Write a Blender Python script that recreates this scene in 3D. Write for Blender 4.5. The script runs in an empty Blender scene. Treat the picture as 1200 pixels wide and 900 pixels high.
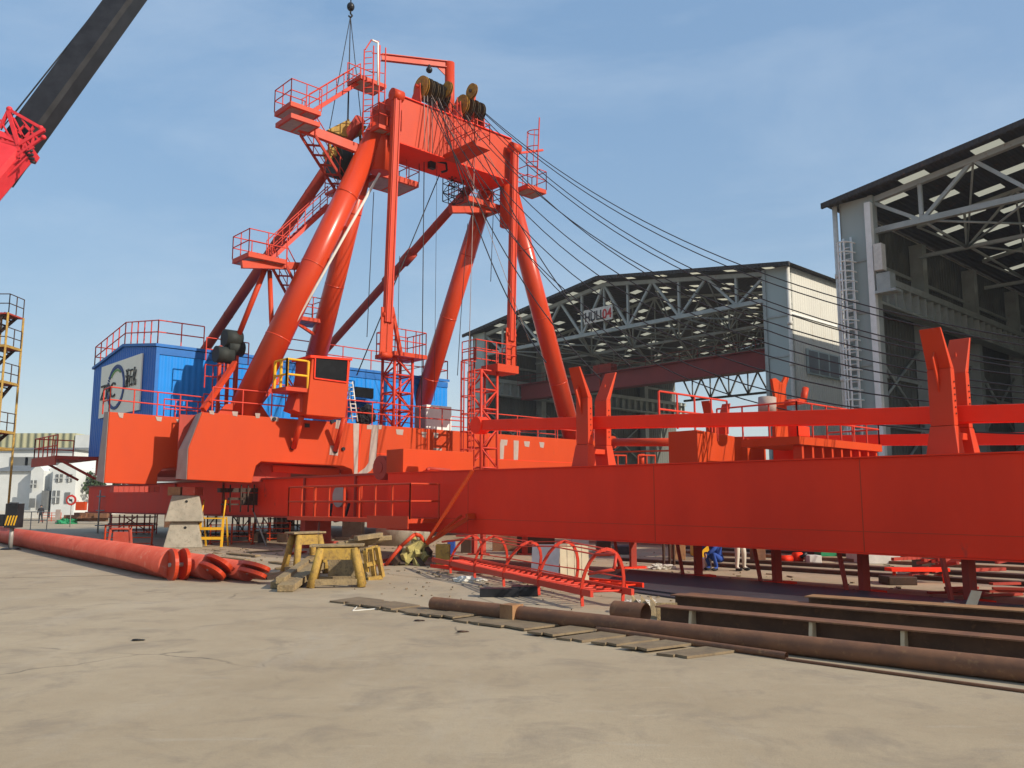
import bpy, bmesh, math, random
from mathutils import Vector, Matrix
from mathutils import noise as mnoise
random.seed(7)
R = math.radians
SC = bpy.context.scene
COL = SC.collection
# ------------------------------------------------------------------ camera
PITCH = math.atan(140/1000.)
CAMZ = 1.9
cam = bpy.data.objects.new('camera', bpy.data.cameras.new('camera'))
COL.objects.link(cam); SC.camera = cam
cam.location = (0, 0, CAMZ); cam.rotation_euler = (R(90)+PITCH, 0, 0)
cam.data.lens = 30.0; cam.data.sensor_width = 36.0
cam.data.clip_start = .1; cam.data.clip_end = 6000
# ------------------------------------------------------------------ directions of the yard
A = R(42.9)
UX, UY = -math.sin(A), math.cos(A)          # u: away along the crane's jib
VX, VY = math.cos(A), math.sin(A)           # v: across the crane
def D(u, w, z=0.): return Vector((UX*u+VX*w, UY*u+VY*w, z))
U = Vector((UX, UY, 0)); V = Vector((VX, VY, 0)); Z = Vector((0, 0, 1))
# ------------------------------------------------------------------ light
sun_dir = (-U*1.0 + V*.30); sun_dir.normalize()
EL = R(30)
S = Vector((sun_dir.x*math.cos(EL), sun_dir.y*math.cos(EL), math.sin(EL)))
world = bpy.data.worlds.new('World'); SC.world = world; world.use_nodes = True
nt = world.node_tree; bg = nt.nodes['Background']
sky = nt.nodes.new('ShaderNodeTexSky'); sky.sky_type = 'NISHITA'; sky.sun_disc = False
sky.sun_elevation = EL; sky.sun_rotation = math.atan2(S.x, S.y)
sky.air_density = 1.0; sky.dust_density = 1.6; sky.ozone_density = 1.6; sky.altitude = 0
gm = nt.nodes.new('ShaderNodeGamma'); gm.inputs[1].default_value = .28
hs_ = nt.nodes.new('ShaderNodeHueSaturation'); hs_.inputs['Saturation'].default_value = 2.55; hs_.inputs['Value'].default_value = 1.22; hs_.inputs['Hue'].default_value = .505
nt.links.new(sky.outputs[0], gm.inputs[0]); nt.links.new(gm.outputs[0], hs_.inputs['Color']); wtc = nt.nodes.new('ShaderNodeTexCoord'); wmp = nt.nodes.new('ShaderNodeMapping'); wmp.inputs['Scale'].default_value = (1.2, 1.2, 3.6); wmp.inputs['Rotation'].default_value = (.1, .25, .4)
wn_ = nt.nodes.new('ShaderNodeTexNoise'); wn_.inputs['Scale'].default_value = 1.7; wn_.inputs['Detail'].default_value = 9; wn_.inputs['Roughness'].default_value = .62; wn_.inputs['Distortion'].default_value = .4
wr = nt.nodes.new('ShaderNodeMapRange'); wr.inputs[1].default_value = .46; wr.inputs[2].default_value = .78; wr.inputs[3].default_value = 0; wr.inputs[4].default_value = .24
wx = nt.nodes.new('ShaderNodeMixRGB'); wx.inputs[2].default_value = (2.1, 2.35, 2.6, 1)
nt.links.new(wtc.outputs['Generated'], wmp.inputs[0]); nt.links.new(wmp.outputs[0], wn_.inputs['Vector']); nt.links.new(wn_.outputs['Fac'], wr.inputs[0]); nt.links.new(wr.outputs[0], wx.inputs[0]); nt.links.new(hs_.outputs[0], wx.inputs[1])
nt.links.new(wx.outputs[0], bg.inputs[0]); bg.inputs[1].default_value = .15
sl = bpy.data.lights.new('sun', 'SUN'); sl.energy = 2.0; sl.angle = R(.5); sl.color = (1, .91, .77)
so = bpy.data.objects.new('sun', sl); COL.objects.link(so)
so.rotation_euler = (-S).to_track_quat('-Z', 'Y').to_euler(); so.location = (30, -40, 60)
SC.view_settings.view_transform = 'Standard'; SC.view_settings.look = 'None'
SC.view_settings.gamma = 1; SC.view_settings.exposure = 1.34; SC.view_settings.use_curve_mapping = False
# ------------------------------------------------------------------ survey helpers (photo point -> place on a known plane of the yard)
CP, SP = math.cos(PITCH), math.sin(PITCH)
def ray(px, py):
    x, y = px-600., -(py-450.)
    return Vector((x, CP*1000-SP*y, SP*1000+CP*y))
def PZ(px, py, z=0.):
    d = ray(px, py); t = (z-CAMZ)/d.z; return Vector((d.x*t, d.y*t, z))
def PY(px, py, Y):
    d = ray(px, py); t = Y/d.y; return Vector((d.x*t, Y, CAMZ+d.z*t))
def PU(px, py, u):
    d = ray(px, py); t = u/(d.x*UX+d.y*UY); return Vector((d.x*t, d.y*t, CAMZ+d.z*t))
def PW(px, py, w):
    d = ray(px, py); t = w/(d.x*VX+d.y*VY); return Vector((d.x*t, d.y*t, CAMZ+d.z*t))
def uw(p): return p.x*UX+p.y*UY, p.x*VX+p.y*VY
# ------------------------------------------------------------------ materials
def mat(name, c1, c2=None, rough=.5, metal=0., scale=1.5, bump=0., bscale=30., streak=0., coat=0., dirt=None, dirtamt=.0, rib=None, detail=6):
    m = bpy.data.materials.new(name); m.use_nodes = True; t = m.node_tree; N = t.nodes; L = t.links
    b = N['Principled BSDF']; b.inputs['Roughness'].default_value = rough; b.inputs['Metallic'].default_value = metal; b.inputs['Specular IOR Level'].default_value = .22
    if coat: b.inputs['Coat Weight'].default_value = coat; b.inputs['Coat Roughness'].default_value = .25
    tc = N.new('ShaderNodeTexCoord'); g = N.new('ShaderNodeNewGeometry')
    n = N.new('ShaderNodeTexNoise'); n.inputs['Scale'].default_value = scale; n.inputs['Detail'].default_value = detail; n.inputs['Roughness'].default_value = .6
    mp = N.new('ShaderNodeMapping'); L.new(g.outputs['Position'], mp.inputs[0])
    if streak: mp.inputs['Scale'].default_value = (1, 1, streak)
    L.new(mp.outputs[0], n.inputs['Vector'])
    r = N.new('ShaderNodeValToRGB'); r.color_ramp.elements[0].position = .35; r.color_ramp.elements[1].position = .65
    c2 = c2 or tuple(x*.8 for x in c1)
    r.color_ramp.elements[0].color = (*c2, 1); r.color_ramp.elements[1].color = (*c1, 1)
    L.new(n.outputs['Fac'], r.inputs[0]); out = r.outputs[0]
    if dirt:
        n2 = N.new('ShaderNodeTexNoise'); n2.inputs['Scale'].default_value = scale*2.7; n2.inputs['Detail'].default_value = 9; n2.inputs['Roughness'].default_value = .72
        L.new(mp.outputs[0], n2.inputs['Vector'])
        r2 = N.new('ShaderNodeValToRGB'); r2.color_ramp.elements[0].position = .62-dirtamt; r2.color_ramp.elements[1].position = .72
        r2.color_ramp.elements[0].color = (0,0,0,1); r2.color_ramp.elements[1].color = (1,1,1,1)
        L.new(n2.outputs['Fac'], r2.inputs[0])
        mx = N.new('ShaderNodeMixRGB'); L.new(r2.outputs[0], mx.inputs[0]); L.new(out, mx.inputs[1]); mx.inputs[2].default_value = (*dirt, 1); out = mx.outputs[0]
    L.new(out, b.inputs['Base Color'])
    rr = N.new('ShaderNodeMapRange'); L.new(n.outputs['Fac'], rr.inputs[0]); rr.inputs[3].default_value = max(rough-.1, 0); rr.inputs[4].default_value = min(rough+.12, 1)
    L.new(rr.outputs[0], b.inputs['Roughness'])
    hsrc = None
    if rib:       # corrugated sheet: ridges along a horizontal direction
        dp = N.new('ShaderNodeVectorMath'); dp.operation = 'DOT_PRODUCT'; L.new(g.outputs['Position'], dp.inputs[0]); dp.inputs[1].default_value = tuple(rib[0])
        ml = N.new('ShaderNodeMath'); ml.operation = 'MULTIPLY'; L.new(dp.outputs['Value'], ml.inputs[0]); ml.inputs[1].default_value = 6.2832/rib[1]
        sn = N.new('ShaderNodeMath'); sn.operation = 'SINE'; L.new(ml.outputs[0], sn.inputs[0])
        bp = N.new('ShaderNodeBump'); bp.inputs['Strength'].default_value = 1.; bp.inputs['Distance'].default_value = rib[2]
        L.new(sn.outputs[0], bp.inputs['Height']); L.new(bp.outputs[0], b.inputs['Normal'])
    elif bump:
        n3 = N.new('ShaderNodeTexNoise'); n3.inputs['Scale'].default_value = bscale; n3.inputs['Detail'].default_value = 8
        L.new(g.outputs['Position'], n3.inputs['Vector'])
        bp = N.new('ShaderNodeBump'); bp.inputs['Strength'].default_value = bump; bp.inputs['Distance'].default_value = .03
        L.new(n3.outputs['Fac'], bp.inputs['Height']); L.new(bp.outputs[0], b.inputs['Normal'])
    return m
M = {}
M['org'] = mat('orange_red_paint', (.52,.050,.014), (.46,.042,.012), .48, scale=.7, bump=.18, bscale=1.1, dirt=(.45,.07,.035), dirtamt=-.02, streak=.5)
M['orgt'] = mat('glossy_leg_paint', (.54,.050,.014), (.48,.042,.012), .30, scale=.7, bump=.05, bscale=1.3, coat=.35, dirt=(.42,.08,.04), dirtamt=-.02, streak=.5)
M['bright'] = mat('sunlit_orange_paint', (.50,.050,.006), (.46,.044,.005), .6, scale=.8, bump=.22, bscale=1.2, streak=.35, dirt=(.36,.06,.02), dirtamt=.0)  # same paint as the jib, its red lowered for faces in sun
M['jib'] = mat('jib_red_lifted_for_shade', (.90,.042,.010), (.78,.034,.008), .6, scale=.6, bump=.38, bscale=.8, streak=.4, dirt=(.5,.05,.03), dirtamt=-.02)  # same paint as org and bright, red raised to lighten the girder's shaded face
M['dull'] = mat('dull_red_paint', (.42,.055,.035), (.33,.045,.03), .6, scale=1.2, dirt=(.2,.07,.05), dirtamt=.05, bump=.1, streak=.5)
M['rail'] = mat('railing_red_paint', (.60,.055,.030), (.52,.045,.025), .45, scale=2)
M['prim'] = mat('grey_primer', (.40,.33,.29), (.33,.26,.23), .8, scale=2, dirt=(.5,.2,.1), dirtamt=.02)
M['pink'] = mat('faded_red_paint', (.52,.105,.066), (.44,.07,.042), .5, scale=1.3, dirt=(.5,.22,.16), dirtamt=.06, bump=.12, bscale=3)
M['yel'] = mat('yellow_paint', (.75,.42,.02), (.65,.34,.02), .5, scale=3, dirt=(.25,.14,.05), dirtamt=.04)
M['oldyel'] = mat('worn_yellow_paint', (.46,.29,.06), (.34,.21,.055), .75, scale=4, dirt=(.14,.09,.05), dirtamt=.13, bump=.3)
M['sheave'] = mat('sheave_yellow', (.50,.26,.03), (.28,.14,.03), .6, scale=5, dirt=(.05,.04,.03), dirtamt=.1)
M['rim'] = mat('greasy_sheave_rim', (.13,.085,.035), (.05,.04,.03), .55, scale=6, dirt=(.03,.03,.03), dirtamt=.08)
M['black'] = mat('black_paint', (.025,.026,.03), (.014,.014,.016), .38, scale=2)
M['rubber'] = mat('dark_rubber', (.03,.035,.032), None, .6, scale=3, bump=.3)
M['cable'] = mat('wire_rope', (.035,.035,.038), None, .5, scale=5)
M['ltcable'] = mat('pale_rope', (.35,.28,.25), None, .6, scale=5)
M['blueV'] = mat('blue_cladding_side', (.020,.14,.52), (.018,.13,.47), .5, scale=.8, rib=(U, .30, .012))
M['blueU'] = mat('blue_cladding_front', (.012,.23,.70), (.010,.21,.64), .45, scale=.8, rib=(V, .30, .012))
M['bluet'] = mat('blue_trim', (.018,.15,.48), None, .45)
M['white'] = mat('white_paint', (.75,.75,.72), (.68,.68,.64), .5, scale=2, dirt=(.45,.38,.3), dirtamt=.0)
M['cream'] = mat('cream_board', (.86,.86,.74), (.82,.82,.70), .5, scale=2)
M['glass'] = mat('dark_glass', (.010,.011,.013), None, .25, scale=2); M['glass'].node_tree.nodes['Principled BSDF'].inputs['Specular IOR Level'].default_value = .12
M['logob'] = mat('logo_blue', (.02,.06,.22), None, .5)
M['logog'] = mat('logo_green', (.15,.35,.12), None, .5)
M['ink'] = mat('ink_black', (.02,.02,.02), None, .5)
M['inkr'] = mat('ink_red', (.55,.03,.03), None, .5)
M['steelp'] = mat('shed_steel_grey', (.36,.39,.37), (.28,.31,.29), .55, scale=.8, dirt=(.2,.15,.1), dirtamt=.03)
M['sheddark'] = mat('shed_roof_sheet', (.055,.05,.048), (.04,.036,.035), .7, scale=.6, dirt=(.12,.06,.04), dirtamt=.05, rib=(U, .5, .05))
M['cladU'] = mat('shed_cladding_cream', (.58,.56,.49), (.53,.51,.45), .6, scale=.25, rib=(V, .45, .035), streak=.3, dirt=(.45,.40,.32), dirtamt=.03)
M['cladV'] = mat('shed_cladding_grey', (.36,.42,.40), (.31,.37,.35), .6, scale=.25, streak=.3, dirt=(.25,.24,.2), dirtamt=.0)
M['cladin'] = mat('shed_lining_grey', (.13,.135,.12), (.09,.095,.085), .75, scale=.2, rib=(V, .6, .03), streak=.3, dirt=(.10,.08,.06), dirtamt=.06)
M['gantry'] = mat('gantry_dark_red', (.26,.05,.045), (.2,.04,.04), .6, scale=.4)
M['conc'] = mat('cast_concrete', (.36,.32,.25), (.28,.25,.195), .9, scale=2.2, dirt=(.19,.17,.13), dirtamt=.10, bump=.4)
M['rust'] = mat('rusty_pipe', (.22,.105,.055), (.15,.075,.045), .7, scale=3, dirt=(.30,.17,.08), dirtamt=.06, bump=.2, bscale=12)
M['rust2'] = mat('rust_tan', (.34,.19,.09), (.26,.13,.06), .75, scale=3, dirt=(.16,.08,.05), dirtamt=.05, bump=.2)
M['bsteel'] = mat('brown_beam_steel', (.075,.040,.024), (.11,.058,.032), .6, scale=2.2, dirt=(.17,.085,.04), dirtamt=.06, bump=.2)
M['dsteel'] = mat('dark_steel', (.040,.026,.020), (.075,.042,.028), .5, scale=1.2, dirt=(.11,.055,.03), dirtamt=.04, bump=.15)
M['plate'] = mat('mill_scale_plate', (.060,.060,.066), (.045,.045,.05), .5, scale=.8, dirt=(.12,.085,.06), dirtamt=.03)
M['gplate'] = mat('flat_ground_plate', (.235,.175,.105), (.17,.125,.078), .75, scale=3, dirt=(.10,.08,.06), dirtamt=.07, bump=.2)
M['wood'] = mat('old_timber', (.34,.25,.13), (.22,.16,.09), .85, scale=5, dirt=(.10,.08,.06), dirtamt=.1, bump=.5)
M['ply'] = mat('pale_plywood', (.60,.50,.33), (.52,.42,.27), .8, scale=3)
M['galv'] = mat('galvanised_tube', (.38,.36,.33), (.28,.26,.24), .5, metal=.3, scale=4)
M['tarp'] = mat('grey_tarp', (.20,.19,.16), (.12,.12,.10), .8, scale=4)
M['white2'] = mat('off_white_sheet', (.62,.60,.54), (.52,.50,.45), .7, scale=4)
M['wallw'] = mat('plaster_white', (.66,.68,.66), (.58,.60,.58), .8, scale=.5)
M['roofg'] = mat('grey_roof', (.17,.18,.18), None, .7, scale=.5)
M['roofy'] = mat('olive_roof', (.40,.39,.24), (.34,.33,.2), .7, scale=.5, rib=(Vector((1,0,0)), 1.2, .1))
M['green'] = mat('green_sheet', (.03,.28,.12), None, .6)
M['leaf'] = mat('leaves', (.06,.09,.04), (.035,.06,.025), .8, scale=2)
M['bark'] = mat('bark', (.12,.09,.06), None, .9)
M['skin'] = mat('skin', (.45,.27,.19), None, .6)
M['cblue'] = mat('blue_overall', (.03,.08,.35), None, .8)
M['cwhite'] = mat('pale_trousers', (.60,.56,.48), None, .85)
M['cdark'] = mat('dark_cloth', (.03,.03,.035), None, .85)
M['craneR'] = mat('pinkish_red_crane_paint', (.72,.045,.055), (.6,.035,.045), .5, scale=2)
M['redsign'] = mat('red_sign', (.6,.04,.03), None, .5)
M['yb'] = mat('hazard_yellow', (.48,.40,.13), (.32,.27,.1), .8, scale=4, dirt=(.04,.04,.03), dirtamt=.12)
# translucent skylight
m = bpy.data.materials.new('skylight_sheet'); m.use_nodes = True; t = m.node_tree; t.nodes.clear()
o_ = t.nodes.new('ShaderNodeOutputMaterial'); tr = t.nodes.new('ShaderNodeBsdfTranslucent'); tr.inputs[0].default_value = (.42,.385,.27,1)
tp = t.nodes.new('ShaderNodeBsdfTransparent'); mxx = t.nodes.new('ShaderNodeMixShader'); mxx.inputs[0].default_value = .04
t.links.new(tr.outputs[0], mxx.inputs[1]); t.links.new(tp.outputs[0], mxx.inputs[2]); t.links.new(mxx.outputs[0], o_.inputs[0]); M['sky'] = m
# ground
def ground_mat():
    m = bpy.data.materials.new('worn_concrete'); m.use_nodes = True; t = m.node_tree; N = t.nodes; L = t.links; b = N['Principled BSDF']
    g = N.new('ShaderNodeNewGeometry')
    def noise(sc, det=8, ro=.6, stretch=None, dist=0):
        n = N.new('ShaderNodeTexNoise'); n.inputs['Scale'].default_value = sc; n.inputs['Detail'].default_value = det; n.inputs['Roughness'].default_value = ro; n.inputs['Distortion'].default_value = dist
        if stretch:
            mp = N.new('ShaderNodeMapping'); mp.inputs['Scale'].default_value = stretch[0]; mp.inputs['Rotation'].default_value = (0,0,stretch[1]); L.new(g.outputs['Position'], mp.inputs[0]); L.new(mp.outputs[0], n.inputs['Vector'])
        else: L.new(g.outputs['Position'], n.inputs['Vector'])
        return n.outputs['Fac']
    def ramp(f, p0, p1, c0=(0,0,0), c1=(1,1,1)):
        r = N.new('ShaderNodeValToRGB'); e = r.color_ramp.elements; e[0].position = p0; e[1].position = p1; e[0].color = (*c0,1); e[1].color = (*c1,1); L.new(f, r.inputs[0]); return r.outputs[0]
    def mix(f, a, c, amt=None):
        x = N.new('ShaderNodeMixRGB'); L.new(f, x.inputs[0]); L.new(a, x.inputs[1])
        if isinstance(c, tuple): x.inputs[2].default_value = (*c,1)
        else: L.new(c, x.inputs[2])
        return x.outputs[0]
    def scale(f, k):
        x = N.new('ShaderNodeMath'); x.operation = 'MULTIPLY'; L.new(f, x.inputs[0]); x.inputs[1].default_value = k; return x.outputs[0]
    base = ramp(noise(.22, 6, .65), .36, .66, (.335,.258,.160), (.435,.348,.228))
    c = mix(scale(ramp(noise(1.1, 9, .7, dist=.6), .5, .66), .6), base, (.225,.180,.128))
    c = mix(scale(ramp(noise(.6, 9, .7, ((1.,.25,1), A)), .54, .68), .55), c, (.40,.335,.245))
    c = mix(scale(ramp(noise(2.0, 9, .75, ((.3,1.6,1), .5)), .58, .70), .35), c, (.45,.40,.32))
    c = mix(scale(ramp(noise(5.5, 10, .8, dist=.3), .47, .72), .28), c, (.24,.19,.125))
    c = mix(scale(ramp(noise(3.2, 10, .85, ((.22,1.9,1), -.12)), .58, .66), .45), c, (.50,.42,.30))
    c = mix(scale(ramp(noise(55., 5, .8), .52, .70), .55), c, (.19,.15,.10))
    c = mix(scale(ramp(noise(70., 4, .8), .60, .72), .5), c, (.52,.45,.34))
    c = mix(scale(ramp(noise(11., 9, .85), .62, .70), .7), c, (.15,.12,.08))
    # cracks
    v = N.new('ShaderNodeTexVoronoi'); v.feature = 'DISTANCE_TO_EDGE'; v.inputs['Scale'].default_value = .13
    nz = N.new('ShaderNodeTexNoise'); nz.inputs['Scale'].default_value = 1.2; nz.inputs['Detail'].default_value = 8; L.new(g.outputs['Position'], nz.inputs['Vector'])
    vm = N.new('ShaderNodeVectorMath'); vm.operation = 'MULTIPLY_ADD'; L.new(nz.outputs['Color'], vm.inputs[0]); vm.inputs[1].default_value = (.7,.7,0); L.new(g.outputs['Position'], vm.inputs[2]); L.new(vm.outputs[0], v.inputs['Vector'])
    crk = ramp(v.outputs['Distance'], .0005, .0018, (1,1,1), (0,0,0))
    gate = ramp(noise(.35, 3), .50, .58)
    ml = N.new('ShaderNodeMath'); ml.operation = 'MULTIPLY'; L.new(crk, ml.inputs[0]); L.new(gate, ml.inputs[1])
    c = mix(scale(ml.outputs[0], .75), c, (.09,.072,.05))
    L.new(c, b.inputs['Base Color']); b.inputs['Roughness'].default_value = .88
    ad = N.new('ShaderNodeMath'); ad.operation = 'ADD'; L.new(noise(45., 8, .7), ad.inputs[0]); L.new(scale(noise(3., 8), 2.), ad.inputs[1])
    bp = N.new('ShaderNodeBump'); bp.inputs['Strength'].default_value = .28; bp.inputs['Distance'].default_value = .015; L.new(ad.outputs[0], bp.inputs['Height']); L.new(bp.outputs[0], b.inputs['Normal'])
    return m
M['ground'] = ground_mat()
# ------------------------------------------------------------------ mesh builder
ROOTINV = {}; ROOT = {}
class MB:
    def __init__(s): s.b = bmesh.new(); s.mi = 0
    def face(s, pts, smooth=False):
        f = s.b.faces.new([s.b.verts.new(Vector(p)) for p in pts]); f.material_index = s.mi; f.smooth = smooth; return s
    def hexa(s, q):   # 8 points, bottom ring then top ring
        v = [s.b.verts.new(Vector(p)) for p in q]
        for i in ((3,2,1,0),(4,5,6,7),(0,1,5,4),(1,2,6,5),(2,3,7,6),(3,0,4,7)):
            f = s.b.faces.new([v[j] for j in i]); f.material_index = s.mi
        return s
    def box(s, u0, u1, w0, w1, z0, z1):
        return s.hexa([D(u0,w0,z0),D(u0,w1,z0),D(u1,w1,z0),D(u1,w0,z0),D(u0,w0,z1),D(u0,w1,z1),D(u1,w1,z1),D(u1,w0,z1)])
    def xbox(s, x0, x1, y0, y1, z0, z1):
        return s.hexa([(x0,y0,z0),(x1,y0,z0),(x1,y1,z0),(x0,y1,z0),(x0,y0,z1),(x1,y0,z1),(x1,y1,z1),(x0,y1,z1)])
    def prism(s, pts, ext):
        pts = [Vector(p) for p in pts]; ext = Vector(ext); n = len(pts)
        a = [s.b.verts.new(p) for p in pts]; c = [s.b.verts.new(p+ext) for p in pts]
        fs = [s.b.faces.new(a[::-1]), s.b.faces.new(c)] + [s.b.faces.new((a[i], a[(i+1)%n], c[(i+1)%n], c[i])) for i in range(n)]
        for f in fs: f.material_index = s.mi
        return s
    def bar(s, p, q, wd, ht=None, up=Z):
        p = Vector(p); q = Vector(q); ht = ht or wd; d = (q-p).normalized()
        x = d.cross(up)
        if x.length < 1e-3: x = d.cross(U)
        x.normalize(); y = x.cross(d).normalized(); x *= wd/2; y *= ht/2
        return s.hexa([p-x-y,p+x-y,p+x+y,p-x+y,q-x-y,q+x-y,q+x+y,q-x+y])
    def tube(s, p, q, r, r2=None, n=8, cap=True):
        p = Vector(p); q = Vector(q); r2 = r if r2 is None else r2; d = (q-p).normalized()
        x = d.cross(Z)
        if x.length < 1e-3: x = d.cross(Vector((1,0,0)))
        x.normalize(); y = x.cross(d)
        a = []; c = []
        for i in range(n):
            t = 2*math.pi*i/n; k = x*math.cos(t)+y*math.sin(t); a.append(s.b.verts.new(p+k*r)); c.append(s.b.verts.new(q+k*r2))
        for i in range(n):
            f = s.b.faces.new((a[i], a[(i+1)%n], c[(i+1)%n], c[i])); f.smooth = True; f.material_index = s.mi
        if cap:
            for f in (s.b.faces.new(a[::-1]), s.b.faces.new(c)): f.material_index = s.mi
        return s
    def path(s, pts, r, n=5):
        for a, b_ in zip(pts[:-1], pts[1:]):
            if (Vector(a)-Vector(b_)).length > 1e-4: s.tube(a, b_, r, n=n, cap=n>5)
        return s
    def cable(s, pts, r, n=5):
        rings = []; pts = [Vector(p) for p in pts]
        for i, p in enumerate(pts):
            d = (pts[min(i+1, len(pts)-1)]-pts[max(i-1, 0)]).normalized(); x = d.cross(Z)
            if x.length < 1e-3: x = d.cross(Vector((1,0,0)))
            x.normalize(); y = x.cross(d)
            rings.append([s.b.verts.new(p+(x*math.cos(2*math.pi*k/n)+y*math.sin(2*math.pi*k/n))*r) for k in range(n)])
        for a, c in zip(rings[:-1], rings[1:]):
            for k in range(n):
                f = s.b.faces.new((a[k], a[(k+1)%n], c[(k+1)%n], c[k])); f.smooth = True
        return s
    def ball(s, p, r, sub=2, sc=(1,1,1)):
        o = bmesh.ops.create_icosphere(s.b, subdivisions=sub, radius=r)
        for v in o['verts']: v.co = Vector((v.co.x*sc[0], v.co.y*sc[1], v.co.z*sc[2]))+Vector(p)
        for v in o['verts']:
            for f in v.link_faces: f.smooth = True; f.material_index = s.mi
        return s
    def lump(s, p, r, sc=(1,1,1), amp=.35):
        o = bmesh.ops.create_icosphere(s.b, subdivisions=4, radius=r); k = random.uniform(0, 50)
        for v in o['verts']:
            n1 = mnoise.noise(v.co/r*1.6+Vector((k,k,k))); n2 = mnoise.noise(v.co/r*4.5+Vector((k,0,k))); n3 = abs(mnoise.noise(v.co/r*9.+Vector((0,k,k))))
            q = v.co*(1+amp*n1+amp*.6*n2+amp*.4*n3); q = Vector((q.x*sc[0], q.y*sc[1], q.z*sc[2]))+Vector(p); q.z = max(q.z, .002); v.co = q
        return s
    def rail(s, pts, h=1.1, sp=1.1, r=.028, mid=(.5,), end=True, pr=None):
        pr = pr or r
        pts = [Vector(p) for p in pts]
        for k in (1.,)+tuple(mid):
            s.path([p+Z*h*k for p in pts], r, 5)
        for a, b_ in zip(pts[:-1], pts[1:]):
            n = max(1, round((b_-a).length/sp))
            for i in range(n+1): q = a.lerp(b_, i/n); s.tube(q, q+Z*h, pr, n=5, cap=False)
        return s
    def lattice(s, c, du, dw, z0, z1, step, r, rd):
        cs = [c+U*a*du/2+V*b_*dw/2 for a, b_ in ((-1,-1),(-1,1),(1,1),(1,-1))]
        for k in cs: s.tube(k+Z*z0, k+Z*z1, r, n=6)
        n = max(1, round((z1-z0)/step)); dz = (z1-z0)/n
        for i in range(n+1):
            for j in range(4):
                a, b_ = cs[j], cs[(j+1)%4]; s.tube(a+Z*(z0+dz*i), b_+Z*(z0+dz*i), rd, n=5)
                if i < n:
                    if (i+j)%2: a, b_ = b_, a
                    s.tube(a+Z*(z0+dz*i), b_+Z*(z0+dz*(i+1)), rd, n=5)
        return s
    def stair(s, p, q, side, wd=.7, tr=.26):
        """two stringers and treads from p down to q"""
        p = Vector(p); q = Vector(q); side = Vector(side).normalized()*wd
        s.bar(p, q, .05, .18); s.bar(p+side, q+side, .05, .18)
        n = int(abs(p.z-q.z)/tr); run = (q-p); run.z = 0; run = run.normalized()*.24
        for i in range(1, n):
            a = p.lerp(q, i/n); s.hexa([a-run/2, a+side-run/2, a+side+run/2, a+run/2, a-run/2+Z*.03, a+side-run/2+Z*.03, a+side+run/2+Z*.03, a+run/2+Z*.03])
        return s
    def cage(s, p, q, out, wd=.45, cr=.38, rung=.3, hoop=.75, r=.025, start=0.):
        """caged ladder from p up to q, cage bulging towards out"""
        p = Vector(p); q = Vector(q); ax = (q-p).normalized(); out = Vector(out).normalized(); sd = ax.cross(out).normalized()
        L_ = (q-p).length
        s.tube(p-sd*wd/2, q-sd*wd/2, r*1.3, n=5); s.tube(p+sd*wd/2, q+sd*wd/2, r*1.3, n=5)
        for i in range(int(L_/rung)): a = p+ax*(i+.5)*rung; s.tube(a-sd*wd/2, a+sd*wd/2, r*.8, n=4, cap=False)
        hs = []
        k = start
        while k <= L_:
            a = p+ax*k; c = [a+sd*math.cos(t)*cr+out*(math.sin(t)*cr*1.9) for t in [math.pi*j/8 for j in range(9)]]
            s.path(c, r, 4); hs.append(c); k += hoop
        if hs:
            for j in (1,3,4,5,7): s.tube(hs[0][j], hs[-1][j], r*.9, n=4, cap=False)
        return s
    def sep(s, name, m, parent=None, bevel=0., tag_=None, labels=None):
        """one object for each loose piece"""
        bm = s.b; seen = set(); out = []
        bm.verts.index_update(); bm.verts.ensure_lookup_table()
        for v0 in bm.verts:
            if v0 in seen: continue
            st_ = [v0]; seen.add(v0); isl = []
            while st_:
                v = st_.pop(); isl.append(v)
                for e in v.link_edges:
                    o = e.other_vert(v)
                    if o not in seen: seen.add(o); st_.append(o)
            nb = MB(); mp = {v: nb.b.verts.new(v.co) for v in isl}
            for f in {f for v in isl for f in v.link_faces}:
                nf = nb.b.faces.new([mp[v] for v in f.verts]); nf.smooth = f.smooth; nf.material_index = f.material_index
            t_ = tag_
            if labels: t_ = (labels[len(out) % len(labels)],)+tuple(tag_[1:])
            out.append(nb.build(name, m, parent, bevel, t_))
        bm.free(); return out
    def build(s, name, m, parent=None, bevel=0., tag_=None):
        me = bpy.data.meshes.new(name)
        if parent is not None and parent in ROOTINV: s.b.transform(ROOTINV[parent])
        bmesh.ops.recalc_face_normals(s.b, faces=s.b.faces)
        s.b.to_mesh(me); s.b.free()
        for k in (m if isinstance(m, (list, tuple)) else [m]): me.materials.append(M[k] if isinstance(k, str) else k)
        o = bpy.data.objects.new(name, me); COL.objects.link(o)
        if parent is not None: o.parent = parent; ROOTINV[o] = ROOTINV.get(parent, Matrix())
        if bevel:
            bv = o.modifiers.new('bevel', 'BEVEL'); bv.width = bevel; bv.segments = 2; bv.limit_method = 'ANGLE'; bv.angle_limit = R(40)
        if tag_: tag(o, *tag_)
        return o
def tag(o, label=None, cat=None, group=None, kind=None):
    if label: o['label'] = label
    if cat: o['category'] = cat
    if group: o['group'] = group
    if kind: o['kind'] = kind
    return o
def thing(name, label, cat, loc=(0,0,0), rz=0., group=None):
    o = bpy.data.objects.new(name, None); COL.objects.link(o); o.location = loc; o.rotation_euler = (0,0,rz); o.empty_display_size = .3
    ROOTINV[o] = (Matrix.Translation(Vector(loc)) @ Matrix.Rotation(rz, 4, 'Z')).inverted()
    return tag(o, label, cat, group)
def copy_tree(o, parent=None):
    c = o.copy(); COL.objects.link(c); c.parent = parent
    for ch in list(o.children): copy_tree(ch, c)
    return c
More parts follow.
